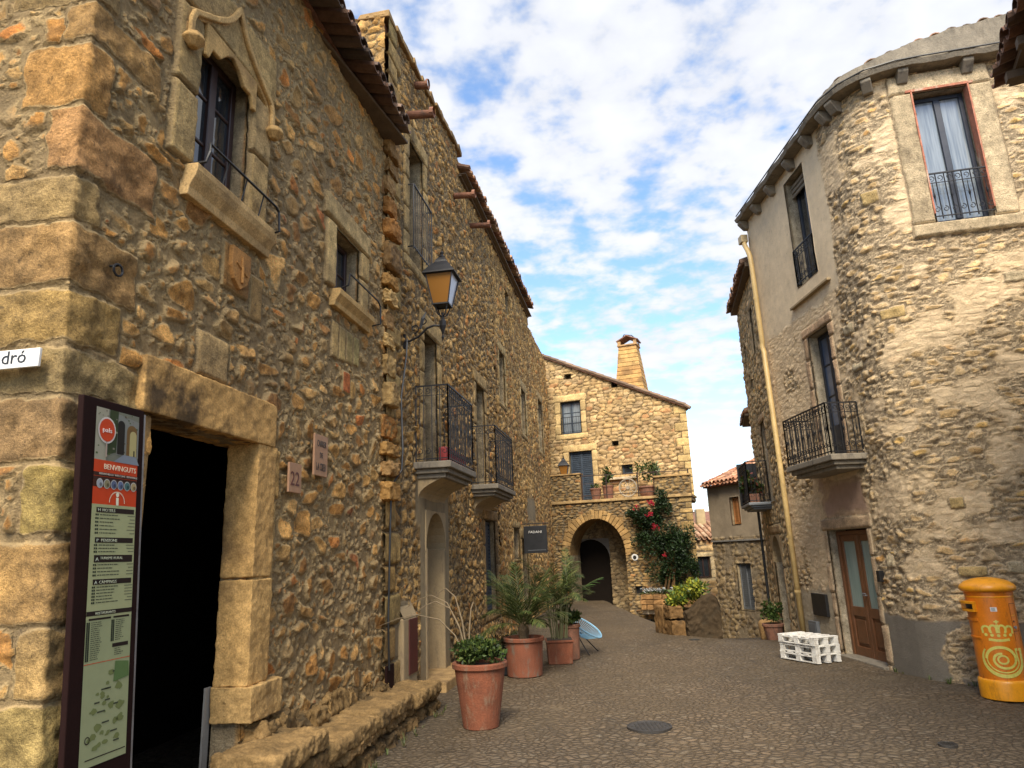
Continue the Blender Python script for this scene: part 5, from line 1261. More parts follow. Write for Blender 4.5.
# brown double door with glazing
du0, du1, dz = 2.62, 3.82, 1.87
td = MB(); uc = (du0+du1)/2
td.box(LR, du0, du0+.06, -.21, -.12, 0, dz); td.box(LR, du1-.06, du1, -.21, -.12, 0, dz); td.box(LR, du0+.06, du1-.06, -.21, -.12, dz-.06, dz)
dr = td.build('door_frame', WOODB, hR, bevel=.005, seg=1)
for a, b in ((du0+.062, uc-.003), (uc+.003, du1-.062)):
    mb = MB(); s_ = .085
    mb.box(LR, a, a+s_, -.19, -.14, .02, dz-.062); mb.box(LR, b-s_, b, -.19, -.14, .02, dz-.062); mb.box(LR, a+s_, b-s_, -.19, -.14, dz-.16, dz-.062)
    mb.box(LR, a+s_, b-s_, -.19, -.14, .60, .74); mb.box(LR, a+s_, b-s_, -.19, -.14, .02, .16); mb.box(LR, a+s_, b-s_, -.185, -.17, .16, .60); mb.box(LR, a+s_+.04, b-s_-.04, -.17, -.148, .21, .55)
    lf_ = mb.build('door_leaf', WOODB, hR, bevel=.007)
    g = MB(); g.box(LR, a+s_, b-s_, -.17, -.16, .74, dz-.16); g.build('pane', GLASSG, lf_)
    if a > uc: h = MB(); h.tube([LR(a+.05, -.14, .92), LR(a+.05, -.09, .92), LR(a+.05, -.08, .95), LR(a+.13, -.08, .95)], .01, 6); h.build('handle', ZINC, lf_)
mb = MB(); mb.box(LR, 2.5, 3.9, -.3, .10, -.15, .025); mb.build('threshold', SLAB, hR, bevel=.01)
mb = MB(); mb.box(LR, 1.79, 2.31, .0, .055, .54, .89); mb.build('meter_door', BLACKM, hR, bevel=.006)
mb = MB(); mb.box(LR, 1.56, 1.87, .0, .065, .15, .43); mb.box(LR, 1.60, 1.83, .065, .072, .19, .39); mb.build('meter_door', GREYM, hR, bevel=.004)
mb = MB(); mb.box(LR, 4.02, 4.10, .0, .07, 1.15, 1.30); mb.build('doorbell', BLACKM, hR, bevel=.004)
# eave band, brackets, tiles
UE = UF+3.3
def zb(u): return 8.13+.10*smooth01((u-4.3)/1.6)
def zt(u): return 8.245+.33*smooth01((u-4.0)/2.4)+.13*max(0, u-UF)
mb = MB(); us_ = [1.0]+list(np.arange(1.3, UE, .13))+[UE]; vs = []
for u in us_:
    u = float(u); o = .22; a, b = float(zb(u)), float(zt(u)); w = .012*sin(u*9)+.008*sin(u*23)
    vs += [LR(u, -.3, a), LR(u, o+w, a), LR(u, o+w+.03, a+.06), LR(u, o+w, a+.07), LR(u, o-.02+w, b+.01*sin(u*14)), LR(u, -.3, b+.06)]
fs = []
for i in range(len(us_)-1):
    for j in range(6): fs.append((i*6+j, i*6+(j+1) % 6, (i+1)*6+(j+1) % 6, (i+1)*6+j))
fs += [tuple(range(6)), tuple(range((len(us_)-1)*6, len(us_)*6))[::-1]]; mb.add(vs, fs); mb.build('eave_band', mat_simple('grimy_render', (.21,.18,.135,1), .95, var=.35, vs=6, bump=.9, bs=40, streaks=((.10,.085,.065,1), .7)), hR, smooth=False)
for i, u in enumerate([1.05, 1.75, 2.45, 3.3, 4.0, 4.6, UA0+.25, UA0+.72, UF+.28, UF+1.12, UF+1.95]):
    mb = MB(); f2 = Flat(PR, u); zc = float(zb(u)); 
    P = [(-.05, zc-.18), (.08, zc-.18), (.19, zc-.05), (.19, zc-.002), (-.05, zc-.002)]
    n = len(P); vv = [f2.L(u-.07, o, z) for o, z in P]+[f2.L(u+.07, o, z) for o, z in P]
    mb.add(vv, [tuple(range(n)), tuple(range(2*n-1, n-1, -1))]+[(k, (k+1) % n, n+(k+1) % n, n+k) for k in range(n)]); mb.build('eave_bracket', SLAB, hR, bevel=.012)
tiles(hR, PR, UA0+.1, UE-.2, .14, 8.3, 3, .21, .22, cols=[(.30,.17,.10), (.22,.14,.09), (.16,.12,.09), (.36,.2,.12), (.12,.1,.08)], seed=12, zf=lambda u: float(zt(u))-.06)
core('roof', [(5.0, 12.99), (5.07, 9.5), (5.55, 8.95), (cR[0], cR[1]-.3), (9.2, 13)], 8.18, [8.24, 8.3, 8.5, 8.8, 9.6], TERRO, hR)
mb = MB(); pts_ = [LR(float(u), .24, float(zb(float(u)))+.10) for u in np.arange(1.1, UE, .3)]; mb.tube(pts_, .012, 5); mb.build('eave_cable', BLACKM, hR)
# yellow downpipe
t = thing('drainpipe', 'long yellow painted drainpipe running down between the two right hand houses', 'drainpipe', LR(1.4, .1, 0))
mb = MB(); mb.tube([LR(1.06, .13, 7.72), LR(1.08, .13, 7.60), LR(1.17, .12, 7.44), LR(1.22, .11, 7.30), LR(1.22, .10, 7.1), LR(1.25, .10, 5.5), LR(1.22, .10, 5.42), LR(1.27, .10, 5.3), LR(1.34, .10, 3.0), LR(1.40, .10, .05)], .048, 14); mb.build('pipe', YPIPE, t, smooth=True)
mb = MB(); mb.box(LR, .94, 1.12, .06, .20, 7.66, 7.82); mb.build('hopper', CREAM, t, bevel=.01)
for z in (6.4, 4.6, 3.2, 1.83, 1.72, .9):
    mb = MB(); uu = 1.22+(5.5-z)*.034 if z < 5.4 else 1.22; mb.tube([LR(uu, .10, z-.02), LR(uu, .10, z+.02)], .057, 14); mb.build('collar', YPIPE, t)

# ================================================================== SECOND RIGHT HOUSE
P2 = Path([(5.56, 16.0), (4.95, 13.02)], u0=0); L2 = P2.L
h2 = thing('stone_house', 'narrow tan stone house behind the yellow drainpipe with arched doorway and flowered balcony', 'house', (5.56, 16, -.3))
wall('wall', P2, 0, 3.04, -.9, 7.35, .035, RUB_R2, h2, (.22, .12), .026, PAL_R, 81, holes=[(1.15, 2.25, -.9, 1.9, .25), (2.0, 2.35, 5.6, 6.6, .2), (1.5, 2.1, 2.55, 4.2, .2), (.9, 1.25, 4.9, 5.3, .2), (.5, .8, 5.8, 6.2, .2)],
     blocks=surround(2.0, 2.35, 5.6, 6.6, .1, .14, .08, (.5,.42,.3), .03, 1)+surround(1.5, 2.1, 2.6, 4.2, .12, .16, 0, (.5,.38,.26), .03, 2)+surround(1.15, 2.25, -.9, 1.9, .16, .2, 0, (.40,.30,.19), .03, 3), er=.022)
core('wall_body', [(5.9, 15.9), (5.35, 13.03), (9, 13.03), (9, 15.9)], -.9, 7.32, DARK, h2)
wall('wall', Path([(9.0, 16.05), (5.56, 16.0)], u0=0), 0, 3.44, -.9, 7.3, .08, RUB_R2, h2, (.22, .12), .04, PAL_R, 82)
window(h2, P2, 2.01, 2.34, 5.61, 6.59, .14, WOODBL, GLASS, (1, 1), .04); window(h2, P2, 1.52, 2.08, 2.58, 4.18, .14, WOODB, GLASS, (2, 2), .05, name='balcony_door')
window(h2, P2, .91, 1.24, 4.91, 5.29, .14, WOODBL, GLASS, (1, 1), .04); window(h2, P2, .51, .79, 5.81, 6.19, .14, WOODBL, GLASS, (1, 1), .04)
arch_fill(P2, 1.15, 2.25, 1.35, 1.88, -.2, .03, (.4,.3,.2)).build('arch_head', PLAST, h2)
mb = MB()
for i in range(6): mb.box(L2, 1.16+i*.18, 1.16+i*.18+.175, -.2, -.16, -.6, 1.85)
mb.build('door', WOODG, h2, bevel=.005)
tiles(h2, P2, -.05, 3.05, .24, 7.28, 4, .2, .3, seed=14, cols=[(.22,.13,.09), (.16,.10,.07), (.28,.17,.11)])
mb = MB(); mb.box(L2, -.1, 3.04, -.1, .14, 7.2, 7.3); mb.build('cornice', WOODG, h2)
core('roof', [(5.6, 16.1), (4.99, 13.02), (9, 13.02), (9, 16.1)], 7.33, [7.36, 7.36, 8.2, 8.2], TERRO, h2)
slab(h2, P2, .35, 1.75, .46, 2.42, 2.56, mat=GREYM); railing(h2, P2, .38, 1.72, .43, 2.56, 3.4, .13, scrolls=True)
mb = MB(); mb.box(L2, .37, .42, .05, .47, 2.56, 3.5); mb.build('balcony_screen', BLACKM, h2)
mb = MB(); mb.tube([L2(.40, .12, 2.45), L2(.40, .12, -.55)], .03, 8); tagit(mb.build('drainpipe', BLACKM), 'thin black drainpipe below the small flowered balcony on the right', 'drainpipe')
t = thing('balcony_planter', 'brown trough of green plants on the small right hand balcony', 'flower trough', L2(1.0, .28, 2.56))
mb = MB(); mb.box(L2, .65, 1.5, .2, .4, 2.565, 2.75); mb.build('trough', TERRO, t, bevel=.01)
mb = MB(); R = random.Random(7); c = L2(1.05, .3, 3.0); leafy(mb, R, (c.x, c.y, c.z), (.28, .3, .32), 420, .09, GREENS+[(.2,.06,.04)], 8); mb.build('foliage', LEAF, t)
c = L2(2.1, .32, 0); potted('potted_plant', 'small green potted plant at the base of the house behind the pallets', c.x, c.y, float(gz(c.x, c.y)), .14, .19, .3, (.2, .2, .28), .2, 260, .09, GREENS+[(.1,.16,.04)], 5, TERRO)
t = thing('boulder', 'rounded tan stone at the foot of the yellow drainpipe beside a potted plant', 'boulder', L2(1.5, .3, 0)); mb = MB(); rough_block(mb, L2, 1.2, 1.65, .12, .5, -.35, .25, random.Random(5), (.30,.22,.13), (3, 3, 3), .03); ob = mb.build('stone', DRESS, t, smooth=True); ss = ob.modifiers.new('s', 'SUBSURF'); ss.levels = ss.render_levels = 2
# third house: only its eave corner shows
h3 = thing('stone_house', 'house whose dark eave corner juts out beyond the narrow right house', 'house', (6.3, 17.7, -.5)); P3 = Path([(6.28, 17.8), (5.8, 16.1)], u0=0)
wall('wall', P3, 0, 1.76, -1.2, 4.75, .05, RUB_R2, h3, (.22, .12), .04, PAL_R, 83)
core('wall_body', [(6.5, 17.75), (6.0, 16.12), (9, 16.12), (9, 17.75)], -1.2, 4.72, RUB_M, h3)
tiles(h3, P3, 0, 1.7, .34, 4.78, 3, .2, .3, seed=3); mb = MB(); mb.box(P3.L, 0, 1.7, -.1, .3, 4.72, 4.77); mb.build('cornice', WOODG, h3)
# ================================================================== far right plastered house
P4 = Path([(7.4, 26.0), (7.4+.3817*6, 26-.9243*6)], u0=0); d4 = np.array([.3817, -.9243]); L4 = P4.L
h4 = thing('plastered_house', 'far house with grey plastered upper floor, orange shutter and clay tiled roof', 'house', (8.2, 24, -1.3))
def pl4(U, Z):
    n = fbm(U/.4, Z/.4, 66, 4)-.5; a = smooth01((Z-2.0)*20); b = smooth01((n-.02)*10)*.7
    return np.maximum(a, b), np.where((a > .5)[..., None], np.array([.31, .245, .165]), np.array([.22, .18, .125]))
P4w = Path([(7.4-.3817*.42, 26+.9243*.42), (7.4+.3817*6, 26-.9243*6)], u0=-.42)
wall('wall', P4w, -.42, 6, -2.2, 3.86, .05, RUB_M, h4, (.28, .15), .04, PAL_M, 91, holes=[(.80, 1.30, 2.45, 3.42, .15), (.78, 1.50, -.45, 1.12, .15)], plaster=pl4, er=.025)
P4b = Path([(9.6, 26.9), (7.4-.3817*.42, 26+.9243*.42)], u0=0)
core('wall_body', [(7.28, 26.37), (7.24+.3817*6.5+.3, 20.5), (13, 22), (12, 28)], -2.2, 3.85, PLASTG, h4) if False else core('wall_body', [(7.45, 26.3), (9.95, 20.6), (14, 22.3), (11.6, 28)], -2.2, 3.85, PLASTG, h4)
mb = MB(); mb.box(L4, -.42, 5.9, .0, .075, 2.38-.5, 1.93); mb.build('string_course', PLASTG, h4)
window(h4, P4, .82, 1.28, 2.47, 3.40, .08, SHUT, None, (2, 1), .05, shutter=True)
window(h4, P4, .80, 1.48, -.43, 1.10, .08, GREYM, None, (2, 1), .05, shutter=True)
tiles(h4, P4w, -.4, 5.9, .30, 3.92, 9, .22, .36, seed=21, cols=[(.42,.19,.10), (.36,.16,.09), (.48,.26,.15), (.3,.15,.09)])
mb = MB(); mb.box(P4w.L, -.42, 5.9, -.1, .2, 3.86, 3.92); mb.build('cornice', TERR, h4)
core('roof', [(7.3, 26.4), (9.8, 20.5), (14, 22.3), (11.6, 28)], 3.86, [3.9, 3.9, 5.4, 5.4], TERRO, h4)
# far stone house between
P5 = Path([(5.6, 31), (10.5, 31)], u0=5.6-0.0)
h5 = thing('stone_house', 'small distant stone house with sloping clay roof seen between arch house and plastered house', 'house', (8, 31, -1.7))
wall('wall', P5, 5.6, 10.5, -2.4, 2.0, .07, RUB_M, h5, (.3, .18), .05, PAL_F, 95, holes=[(7.72, 8.3, .42, 1.32, .2)], blocks=surround(7.72, 8.3, .42, 1.32, .14, .2, .12, (.45,.4,.32), .02, 3), er=.03)
core('wall_body', [(5.6, 31.3), (10.5, 31.3), (10.5, 36), (5.6, 36)], -2.4, 2.0, RUB_M, h5)
window(h5, P5, 7.74, 8.28, .44, 1.30, .12, WOODD, GLASS, (2, 1), .05)
tiles(h5, P5, 5.7, 10.4, .2, 2.05, 7, .24, .3, seed=23, cols=[(.42,.24,.14), (.36,.2,.12), (.48,.32,.2)])
core('roof', [(5.6, 31), (10.5, 31), (10.5, 36), (5.6, 36)], 2.0, [2.04, 2.04, 3.5, 3.5], TERRO, h5)
mb = MB(); L5 = P5.L; mb.box(L5, 8.35, 8.75, -2.1, -1.7, 2.4, 3.45); mb.build('chimney', CREAM, h5, bevel=.02)
t = thing('aerial', 'small dark television aerial above the distant roof right of the arch house', 'aerial', L5(7.8, -1.5, 2.6)); mb = MB()
mb.tube([L5(7.85, -1.5, 2.4), L5(7.85, -1.5, 3.35)], .02, 5); mb.tube([L5(7.4, -1.5, 3.3), L5(8.2, -1.5, 3.3)], .018, 4)
for i in range(7): mb.tube([L5(7.42+i*.12, -1.5, 3.18), L5(7.42+i*.12, -1.5, 3.42)], .014, 4)
mb.build('antenna', BLACKM, t)

# ================================================================== neighbouring eave, top right
PN = Path([(5.47, 6.02), (3.4, 1.73)], u0=0); LN = PN.L
hN = thing('stone_house', 'house just outside the frame whose dark tiled eave enters at the top right corner', 'house', (5.47, 6.02, 0))
wall('wall', PN, 0, 4.7, -.2, 6.2, .05, RUB_R, hN, (.25, .15), .05, PAL_R, 99)
core('wall_body', [(5.75, 6.0), (3.75, 1.75), (9, -1), (9, 6.0)], -.2, 6.2, DARK, hN)
wall('wall', Path([(9, 6.02), (5.47, 6.02)], u0=0), 0, 3.53, -.2, 6.2, .06, RUB_R, hN, (.25, .15), .05, PAL_R, 98)
tiles(hN, PN, -.15, 4.7, .42, 6.30, 5, .2, .24, seed=31, cols=[(.16,.08,.05), (.11,.065,.045), (.2,.11,.07)])
mb = MB()
mb.box(LN, -.12, 4.7, -.3, .28, 6.21, 6.27); 
for i in range(8): mb.box(LN, .1+i*.55, .2+i*.55, -.2, .36, 6.12, 6.205)
mb.build('rafters', WOODG, hN)
core('roof', [(5.45, 6.15), (3.4, 1.73), (9, -1), (9, 6.15)], 6.28, [6.33, 6.33, 7.6, 7.6], TERRO, hN)

# ================================================================== street objects
PBX, PBY = 5.24, 8.12
t = thing('post_box', 'round orange and yellow post box with domed cap and pale yellow crown and horn emblem', 'post box', (PBX, PBY, 0))
t_box = t
def lat(prof, name, mat, par, n=48): mb = MB(); mb.lathe(PBX, PBY, prof, n); o = mb.build(name, mat, par, smooth=True); b = o.modifiers.new('es', 'EDGE_SPLIT'); b.split_angle = radians(50); return o
bd = lat([(.228, .20), (.229, 1.11), (.229, 1.115)], 'body', ORANGE, t)
lat([(.24, .0), (.25, .008), (.252, .17), (.246, .195), (.232, .207), (.22, .208)], 'base_ring', ORANGE2, t)
lat([(.22, 1.105), (.245, 1.11), (.268, 1.125), (.274, 1.145), (.270, 1.165), (.255, 1.185), (.21, 1.218), (.14, 1.243), (.07, 1.256), (.001, 1.26)], 'domed_cap', ORANGE2, t)
lat([(.231, 1.05), (.2325, 1.052), (.2325, 1.062), (.231, 1.064)], 'trim_ring', ORANGE2, t)
lat([(.231, 1.08), (.234, 1.082), (.234, 1.102), (.231, 1.104)], 'trim_ring', ORANGE, t)
front = atan2(-PBY, -PBX)+.10
def PC(a, z, r=.2305):       # a: metres round the body from the front centre (to the viewer's right positive)
    an = front+a/.23; return Vector((PBX+r*cos(an), PBY+r*sin(an), z))
sk_ = 1.0; sa_ = 1.0
def stroke(mb, pts, w, r=.2315):
    pts = [(a*sa_, z) for a, z in pts]
    n = len(pts); vs = []
    for i, (a, z) in enumerate(pts):
        p, q = pts[max(0, i-1)], pts[min(n-1, i+1)]; dx, dz = q[0]-p[0], q[1]-p[1]; l = math.hypot(dx, dz) or 1; nx, nz_ = -dz/l, dx/l
        ww = (w[i] if isinstance(w, list) else w)*sk_
        vs += [PC(a+nx*ww/2, z+nz_*ww/2, r), PC(a-nx*ww/2, z-nz_*ww/2, r)]
    mb.add(vs, [(2*i, 2*i+1, 2*i+3, 2*i+2) for i in range(n-1)])
def dot(mb, a, z, r_, n=14): mb.add([PC(a+r_*cos(2*pi*i/n), z+r_*sin(2*pi*i/n), .2315) for i in range(n)], [tuple(range(n))])
mb = MB(); ez = .255; sk_ = 1.3; sa_ = 1.14
# crown
stroke(mb, [(-.085, ez+.365), (-.02, ez+.355), (.02, ez+.355), (.085, ez+.365)], .020)
for a in (-.115, -.0585, 0, .0585, .115): dot(mb, a, ez+.405+abs(a)*.06, .0165)
for s_ in (-1, 1):
    stroke(mb, [(s_*(.125), ez+.425)]+[(s_*(.095+.032*cos(q)), ez+.465+.036*sin(q)) for q in np.linspace(-.5, pi*.85, 9)]+[(s_*.062, ez+.44)], .017)
    stroke(mb, [(s_*.055, ez+.43)]+[(s_*(.035+.028*cos(q)), ez+.47+.040*sin(q)) for q in np.linspace(-.3, pi*.9, 9)]+[(s_*.008, ez+.43)], .017)
stroke(mb, [(0, ez+.43), (0, ez+.52)], .018); stroke(mb, [(0, ez+.528), (0, ez+.565)], .012); stroke(mb, [(-.02, ez+.548), (.02, ez+.548)], .011)
# post horn: outer sweep and coil
def arcp(cx, cz, r0, r1, q0, q1, n=30, ax=1.0): return [(cx+(r0+(r1-r0)*i/n)*cos(q0+(q1-q0)*i/n)*ax, cz+(r0+(r1-r0)*i/n)*sin(q0+(q1-q0)*i/n)) for i in range(n+1)]
sw = arcp(.0, ez+.165, .165, .172, pi*.80, pi*1.93, 34); stroke(mb, sw, [.012+.016*min(1, i/12) for i in range(35)])
sw2 = arcp(.004, ez+.165, .135, .132, pi*1.0, pi*1.93, 30); stroke(mb, sw2, .010)
stroke(mb, [sw[-1], (.172, ez+.27)], .024); stroke(mb, [sw2[-1], (.118, ez+.27)], .012); stroke(mb, [(.112, ez+.262), (.182, ez+.262)], .02)
stroke(mb, arcp(.0, ez+.165, .135, .105, pi*1.0, -pi*.05, 24)[:], [.022]*25); stroke(mb, arcp(0, ez+.165, .105, .055, -pi*.05, -pi*1.5, 34), [.018]*35)
stroke(mb, arcp(0, ez+.16, .04, .04, 0, 2*pi, 20), .014)
mb.build('emblem', DECAL, t); sk_ = 1.0; sa_ = 1.0
# collection label, hood, slot, keyhole
mb = MB(); stroke(mb, [(-.03, .93), (.03, .93)], .045, .2312); mb.build('label', WHITE, t)
mb = MB(); mb.col = (.02,.02,.02)
for i in range(4): stroke(mb, [(-.022, .943-.009*i), (.012+.004*(i % 2), .943-.009*i)], .003, .2320)
mb.build('label_text', BLACKM, t)
hd = MB(); aL = front-1.25
RL = lambda a, r, z: Vector((PBX+r*cos(aL+a), PBY+r*sin(aL+a), z))
def band(mb, a0, a1, r0, r1, z0, z1, n=8):
    vs = []; 
    for i in range(n+1):
        a = a0+(a1-a0)*i/n; vs += [RL(a, r0, z0), RL(a, r1, z0), RL(a, r1, z1), RL(a, r0, z1)]
    mb.add(vs, [(4*i+j, 4*i+(j+1) % 4, 4*i+4+(j+1) % 4, 4*i+4+j) for i in range(n) for j in range(4)]+[(0, 1, 2, 3), (4*n+3, 4*n+2, 4*n+1, 4*n)])
band(hd, -.55, .55, .22, .285, .985, 1.01); band(hd, -.55, .55, .22, .275, .90, .925); band(hd, -.55, -.5, .22, .278, .925, .985); band(hd, .5, .55, .22, .278, .925, .985); hd.build('slot_hood', ORANGE2, t, bevel=.004)
hd = MB(); band(hd, -.5, .5, .22, .232, .926, .984); hd.build('letter_slot', BLACKM, t)
hd = MB(); band(hd, -.5, .5, .22, .238, .80, .83); band(hd, -.5, .5, .22, .238, .62, .64); hd.build('door_rail', ORANGE, t, bevel=.003)
mb = MB(); stroke(mb, [(.17, .86), (.225, .865)], .012, .2325); mb.build('latch', ORANGE2, t)
# white pallets
NPa = (4.24, 10.62); ax_ = Vector((.52, .30, 0)).normalized(); 
pl_near = Vector((4.22, 10.60, 0)); dl = Vector((3.98-4.22+.02, 11.05-10.60+.1, 0)).normalized(); dr_ = Vector((dl.y, -dl.x, 0))
def pallet(z0, jit, lab):
    base = pl_near+dr_*jit; t = thing('pallet', lab, 'pallet', (base.x, base.y, z0), 'white painted pallets stacked by the brown door')
    Lq = lambda u, o, z: base+dl*u+dr_*o+Vector((0, 0, z0+z))
    LX, LY = .74, .46
    mb = MB()
    for i in range(5): mb.box(Lq, i*(LX-.10)/4, i*(LX-.10)/4+.10, 0, LY, .102, .118, .002)
    mb.build('deck_boards', WHITEP, t, bevel=.003)
    mb = MB()
    for o in (0, LY/2-.04, LY-.08): mb.box(Lq, 0, LX, o, o+.08, .084, .101, .002); mb.box(Lq, 0, LX, o, o+.08, .0, .016, .002)
    mb.build('stringers', WHITEP, t, bevel=.003)
    for u in (0, LX/2-.05, LX-.10):
        for o in (0, LY/2-.04, LY-.08): mb = MB(); mb.box(Lq, u+.002, u+.098, o+.002, o+.078, .017, .083, .002); mb.build('block', WHITEP, t, bevel=.004)
pallet(.015, 0, 'white painted wooden pallet at the bottom of the small stack by the brown door')
pallet(.135, .008, 'white painted wooden pallet in the middle of the small stack by the brown door')
pallet(.255, -.006, 'white painted wooden pallet on top of the small stack by the brown door')
# potted plants on the left
def frond(mb, R, base, az, ln, rise, droop, nl, lw, ll, cols, stem=.008, start=.15):
    d = Vector((cos(az), sin(az), 0)); pts = []
    for i in range(15):
        t_ = i/14; pts.append(base+d*(ln*t_*(1-.10*t_))+up3*(rise*ln*t_*(1.0)-droop*ln*t_**2.2))
    mb.col = (.10, .11, .04); mb.tube(pts, [stem*(1-.8*i/14) for i in range(15)], 4)
    side = Vector((-d.y, d.x, 0))
    for k in range(nl):
        t_ = start+(1-start)*k/nl; f = t_*14; i = min(13, int(f)); p = pts[i].lerp(pts[i+1], f-i); tn = (pts[i+1]-pts[i]).normalized(); nrm_ = side.cross(tn)
        L_ = ll*(sin(pi*min(1, .18+.8*t_))**.7)*R.uniform(.8, 1.1)
        for s_ in (-1, 1):
            dr = (tn*R.uniform(.8, 1.1)+side*s_*R.uniform(.5, .75)+nrm_*R.uniform(.05, .5)).normalized(); wv = dr.cross(nrm_).normalized()*lw
            mb.col = jc(R.choice(cols), R.uniform(.7, 1.25)); e = p+dr*L_-up3*L_*R.uniform(.0, .12)
            m_ = p+dr*L_*.5; mb.add([p-wv*.4, m_-wv, e, m_+wv, p+wv*.4], [(0, 1, 2, 3, 4)])
PALMC = [(.045,.075,.018), (.065,.095,.022), (.032,.055,.014), (.095,.125,.032), (.15,.155,.045)]
# 1 shrub pot
x, y = -.45, 7.72
t1 = potted('potted_shrub', 'tapered terracotta pot with low dense green shrub nearest the camera', x, y, 0.0, .185, .275, .63, (.27, .25, .17), .10, 1500, .05, [(.03,.055,.011), (.045,.075,.016), (.02,.036,.008), (.09,.12,.025)], 61, TERR, 'terracotta pots along the left wall', clump=16)
mb = MB(); R = random.Random(9); mb.col = (.20,.15,.09)
for (dx, dy, h, rx) in ((-.35, .1, .62, -1), (-.55, .0, .5, -1), (.06, .1, .6, 1), (-.25, .2, .75, -1), (-.42, .25, .68, -1)):
    b = Vector((x-.12, y+.02, .62)); mb.tube([b, b+Vector((dx*.25, dy*.3, h*.55)), b+Vector((dx*.55, dy*.6, h*.88)), b+Vector((dx, dy, h)), b+Vector((dx*1.35, dy*1.2, h*.93)), b+Vector((dx*1.7, dy*1.3, h*.8))], [.010, .008, .006, .005, .004, .002], 5)
mb.build('dry_stems', mat_attr('dry_stem', .8), t1)
# 2 palm
x, y = .03, 10.72
t2 = thing('potted_palm', 'wide terracotta pot with grey diagonal patch holding a dark green feathery palm', 'potted palm', (x, y, 0), 'terracotta pots along the left wall')
mb = MB(); pot(mb, x, y, 0.0, .255, .285, .53, .03); mb.build('pot', mat_simple('patched_terracotta', (.20,.064,.030,1), .8, var=.25, vs=5, bump=.4, bs=70, streaks=((.13,.13,.10,1), .8)), t2, bevel=.004)
mb = MB(); mb.lathe(x, y, [(.255, .475), (.1, .50), (.001, .50)], 20, False); mb.build('soil', SOIL, t2)
mb = MB(); mb.col = (.13,.09,.05); mb.tube([Vector((x, y, .48)), Vector((x, y, .62)), Vector((x+.01, y, .78))], [.07, .085, .04], 10); mb.build('trunk', mat_attr('palm_trunk', .9, .4, 30, 1), t2)
R = random.Random(2)
for k in range(36):
    az = k*2.39996+R.uniform(-.2, .2); el = R.uniform(.35, 2.2); 
    mb = MB(); frond(mb, R, Vector((x, y, .66)), az, R.uniform(.78, 1.15)/(1+.33*el), el*1.1, R.uniform(.35, .8)*(.5+el*.45), 40, .0048, .25, PALMC, .009); mb.build('frond', LEAF, t2)
# 3 square pot with reedy palm
x, y = .60, 11.78
t3 = thing('potted_palm', 'square terracotta planter with reedy multi-stemmed palm beside the blue chair', 'potted palm', (x, y, 0), 'terracotta pots along the left wall')
mb = MB(); Lb = lambda u, o, z: Vector((x+u, y+o, z)); 
taper(mb, Lb, -.19, .19, -.19, .19, 0, .32, 1.1); mb.box(Lb, -.222, .222, -.222, .222, .321, .36); mb.build('pot', TERR, t3, bevel=.012)
mb = MB(); mb.box(Lb, -.2, .2, -.2, .2, .34, .363); mb.build('soil', SOIL, t3)
mb = MB(); R = random.Random(12); tops = []
for k in range(14):
    a = R.uniform(0, 2*pi); r = R.uniform(.02, .15); hh = R.uniform(.35, .85); b = Vector((x+r*cos(a), y+r*sin(a), .35)); e = b+Vector((cos(a)*.06, sin(a)*.06, hh)); mb.col = (.10,.10,.05); mb.tube([b, b.lerp(e, .5), e], [.012, .010, .008], 5); tops.append((e, a))
mb.build('canes', mat_attr('cane', .7), t3)
for i, (e, a) in enumerate(tops):
    for q in range(3):
        az = a+R.uniform(-1.2, 1.2)+q*2.1; el = R.uniform(.6, 1.9)
        mb = MB(); frond(mb, R, e, az, R.uniform(.62, .95)/(1+.25*el), el, R.uniform(.4, .8), 26, .0055, .18, PALMC, .006); mb.build('frond', LEAF, t3)
mb = MB(); frond(mb, R, Vector((x+.05, y, .85)), radians(4), .80, .85, .30, 30, .010, .20, [(.06,.12,.03), (.08,.15,.04)], .007); mb.build('frond', LEAF, t3)
# dark tub behind the palm and tall clay pipe pot by the chair
t4 = potted('potted_plant', 'low black tub with small plant behind the palm pot against the left wall', -.30, 10.95, 0, .2, .24, .34, (.2, .2, .14), .08, 200, .07, [(.03,.05,.02), (.12,.07,.03)], 15, BLACKM)
t5 = potted('potted_plant', 'tall brown clay pot with trailing greenery right beside the blue chair', .78, 12.15, 0, .17, .19, .55, (.22, .22, .2), .12, 300, .10, GREENS, 16, TERRO)
# blue cord chair
cx, cy = 1.02, 12.75
t = thing('cord_chair', 'light blue woven cord lounge chair with thin black legs behind the potted palms', 'chair', (cx, cy, 0))
fd = Vector((.92, -.39, 0)); sdv = Vector((.39, .92, 0)); upv = (up3*.50-fd*.866).normalized(); c0 = Vector((cx, cy, .47)); nrm_ = sdv.cross(upv)
rim = []
for i in range(36): a = 2*pi*i/36; rim.append(c0+sdv*.33*cos(a)+upv*.42*sin(a)+fd*.07*(cos(a)**2))
mb = MB(); mb.tube(rim+[rim[0]], .013, 6); mb.build('rim', CHAIRB, t)
ctr = [c0-fd*.12-up3*.12+sdv*.09*cos(2*pi*i/36)-upv*.05+upv*.10*sin(2*pi*i/36) for i in range(36)]
mb = MB(); mb.tube(ctr+[ctr[0]], .008, 5)
for i in range(72):
    a = 2*pi*i/72; r_ = c0+sdv*.33*cos(a)+upv*.42*sin(a)+fd*.07*(cos(a)**2); q = c0-fd*.12-up3*.12+sdv*.09*cos(a)-upv*.05+upv*.10*sin(a); m_ = r_.lerp(q, .55)-fd*.03-up3*.03; mb.tube([r_, m_, q], .0045, 4)
mb.build('cord_weave', CHAIRB, t)
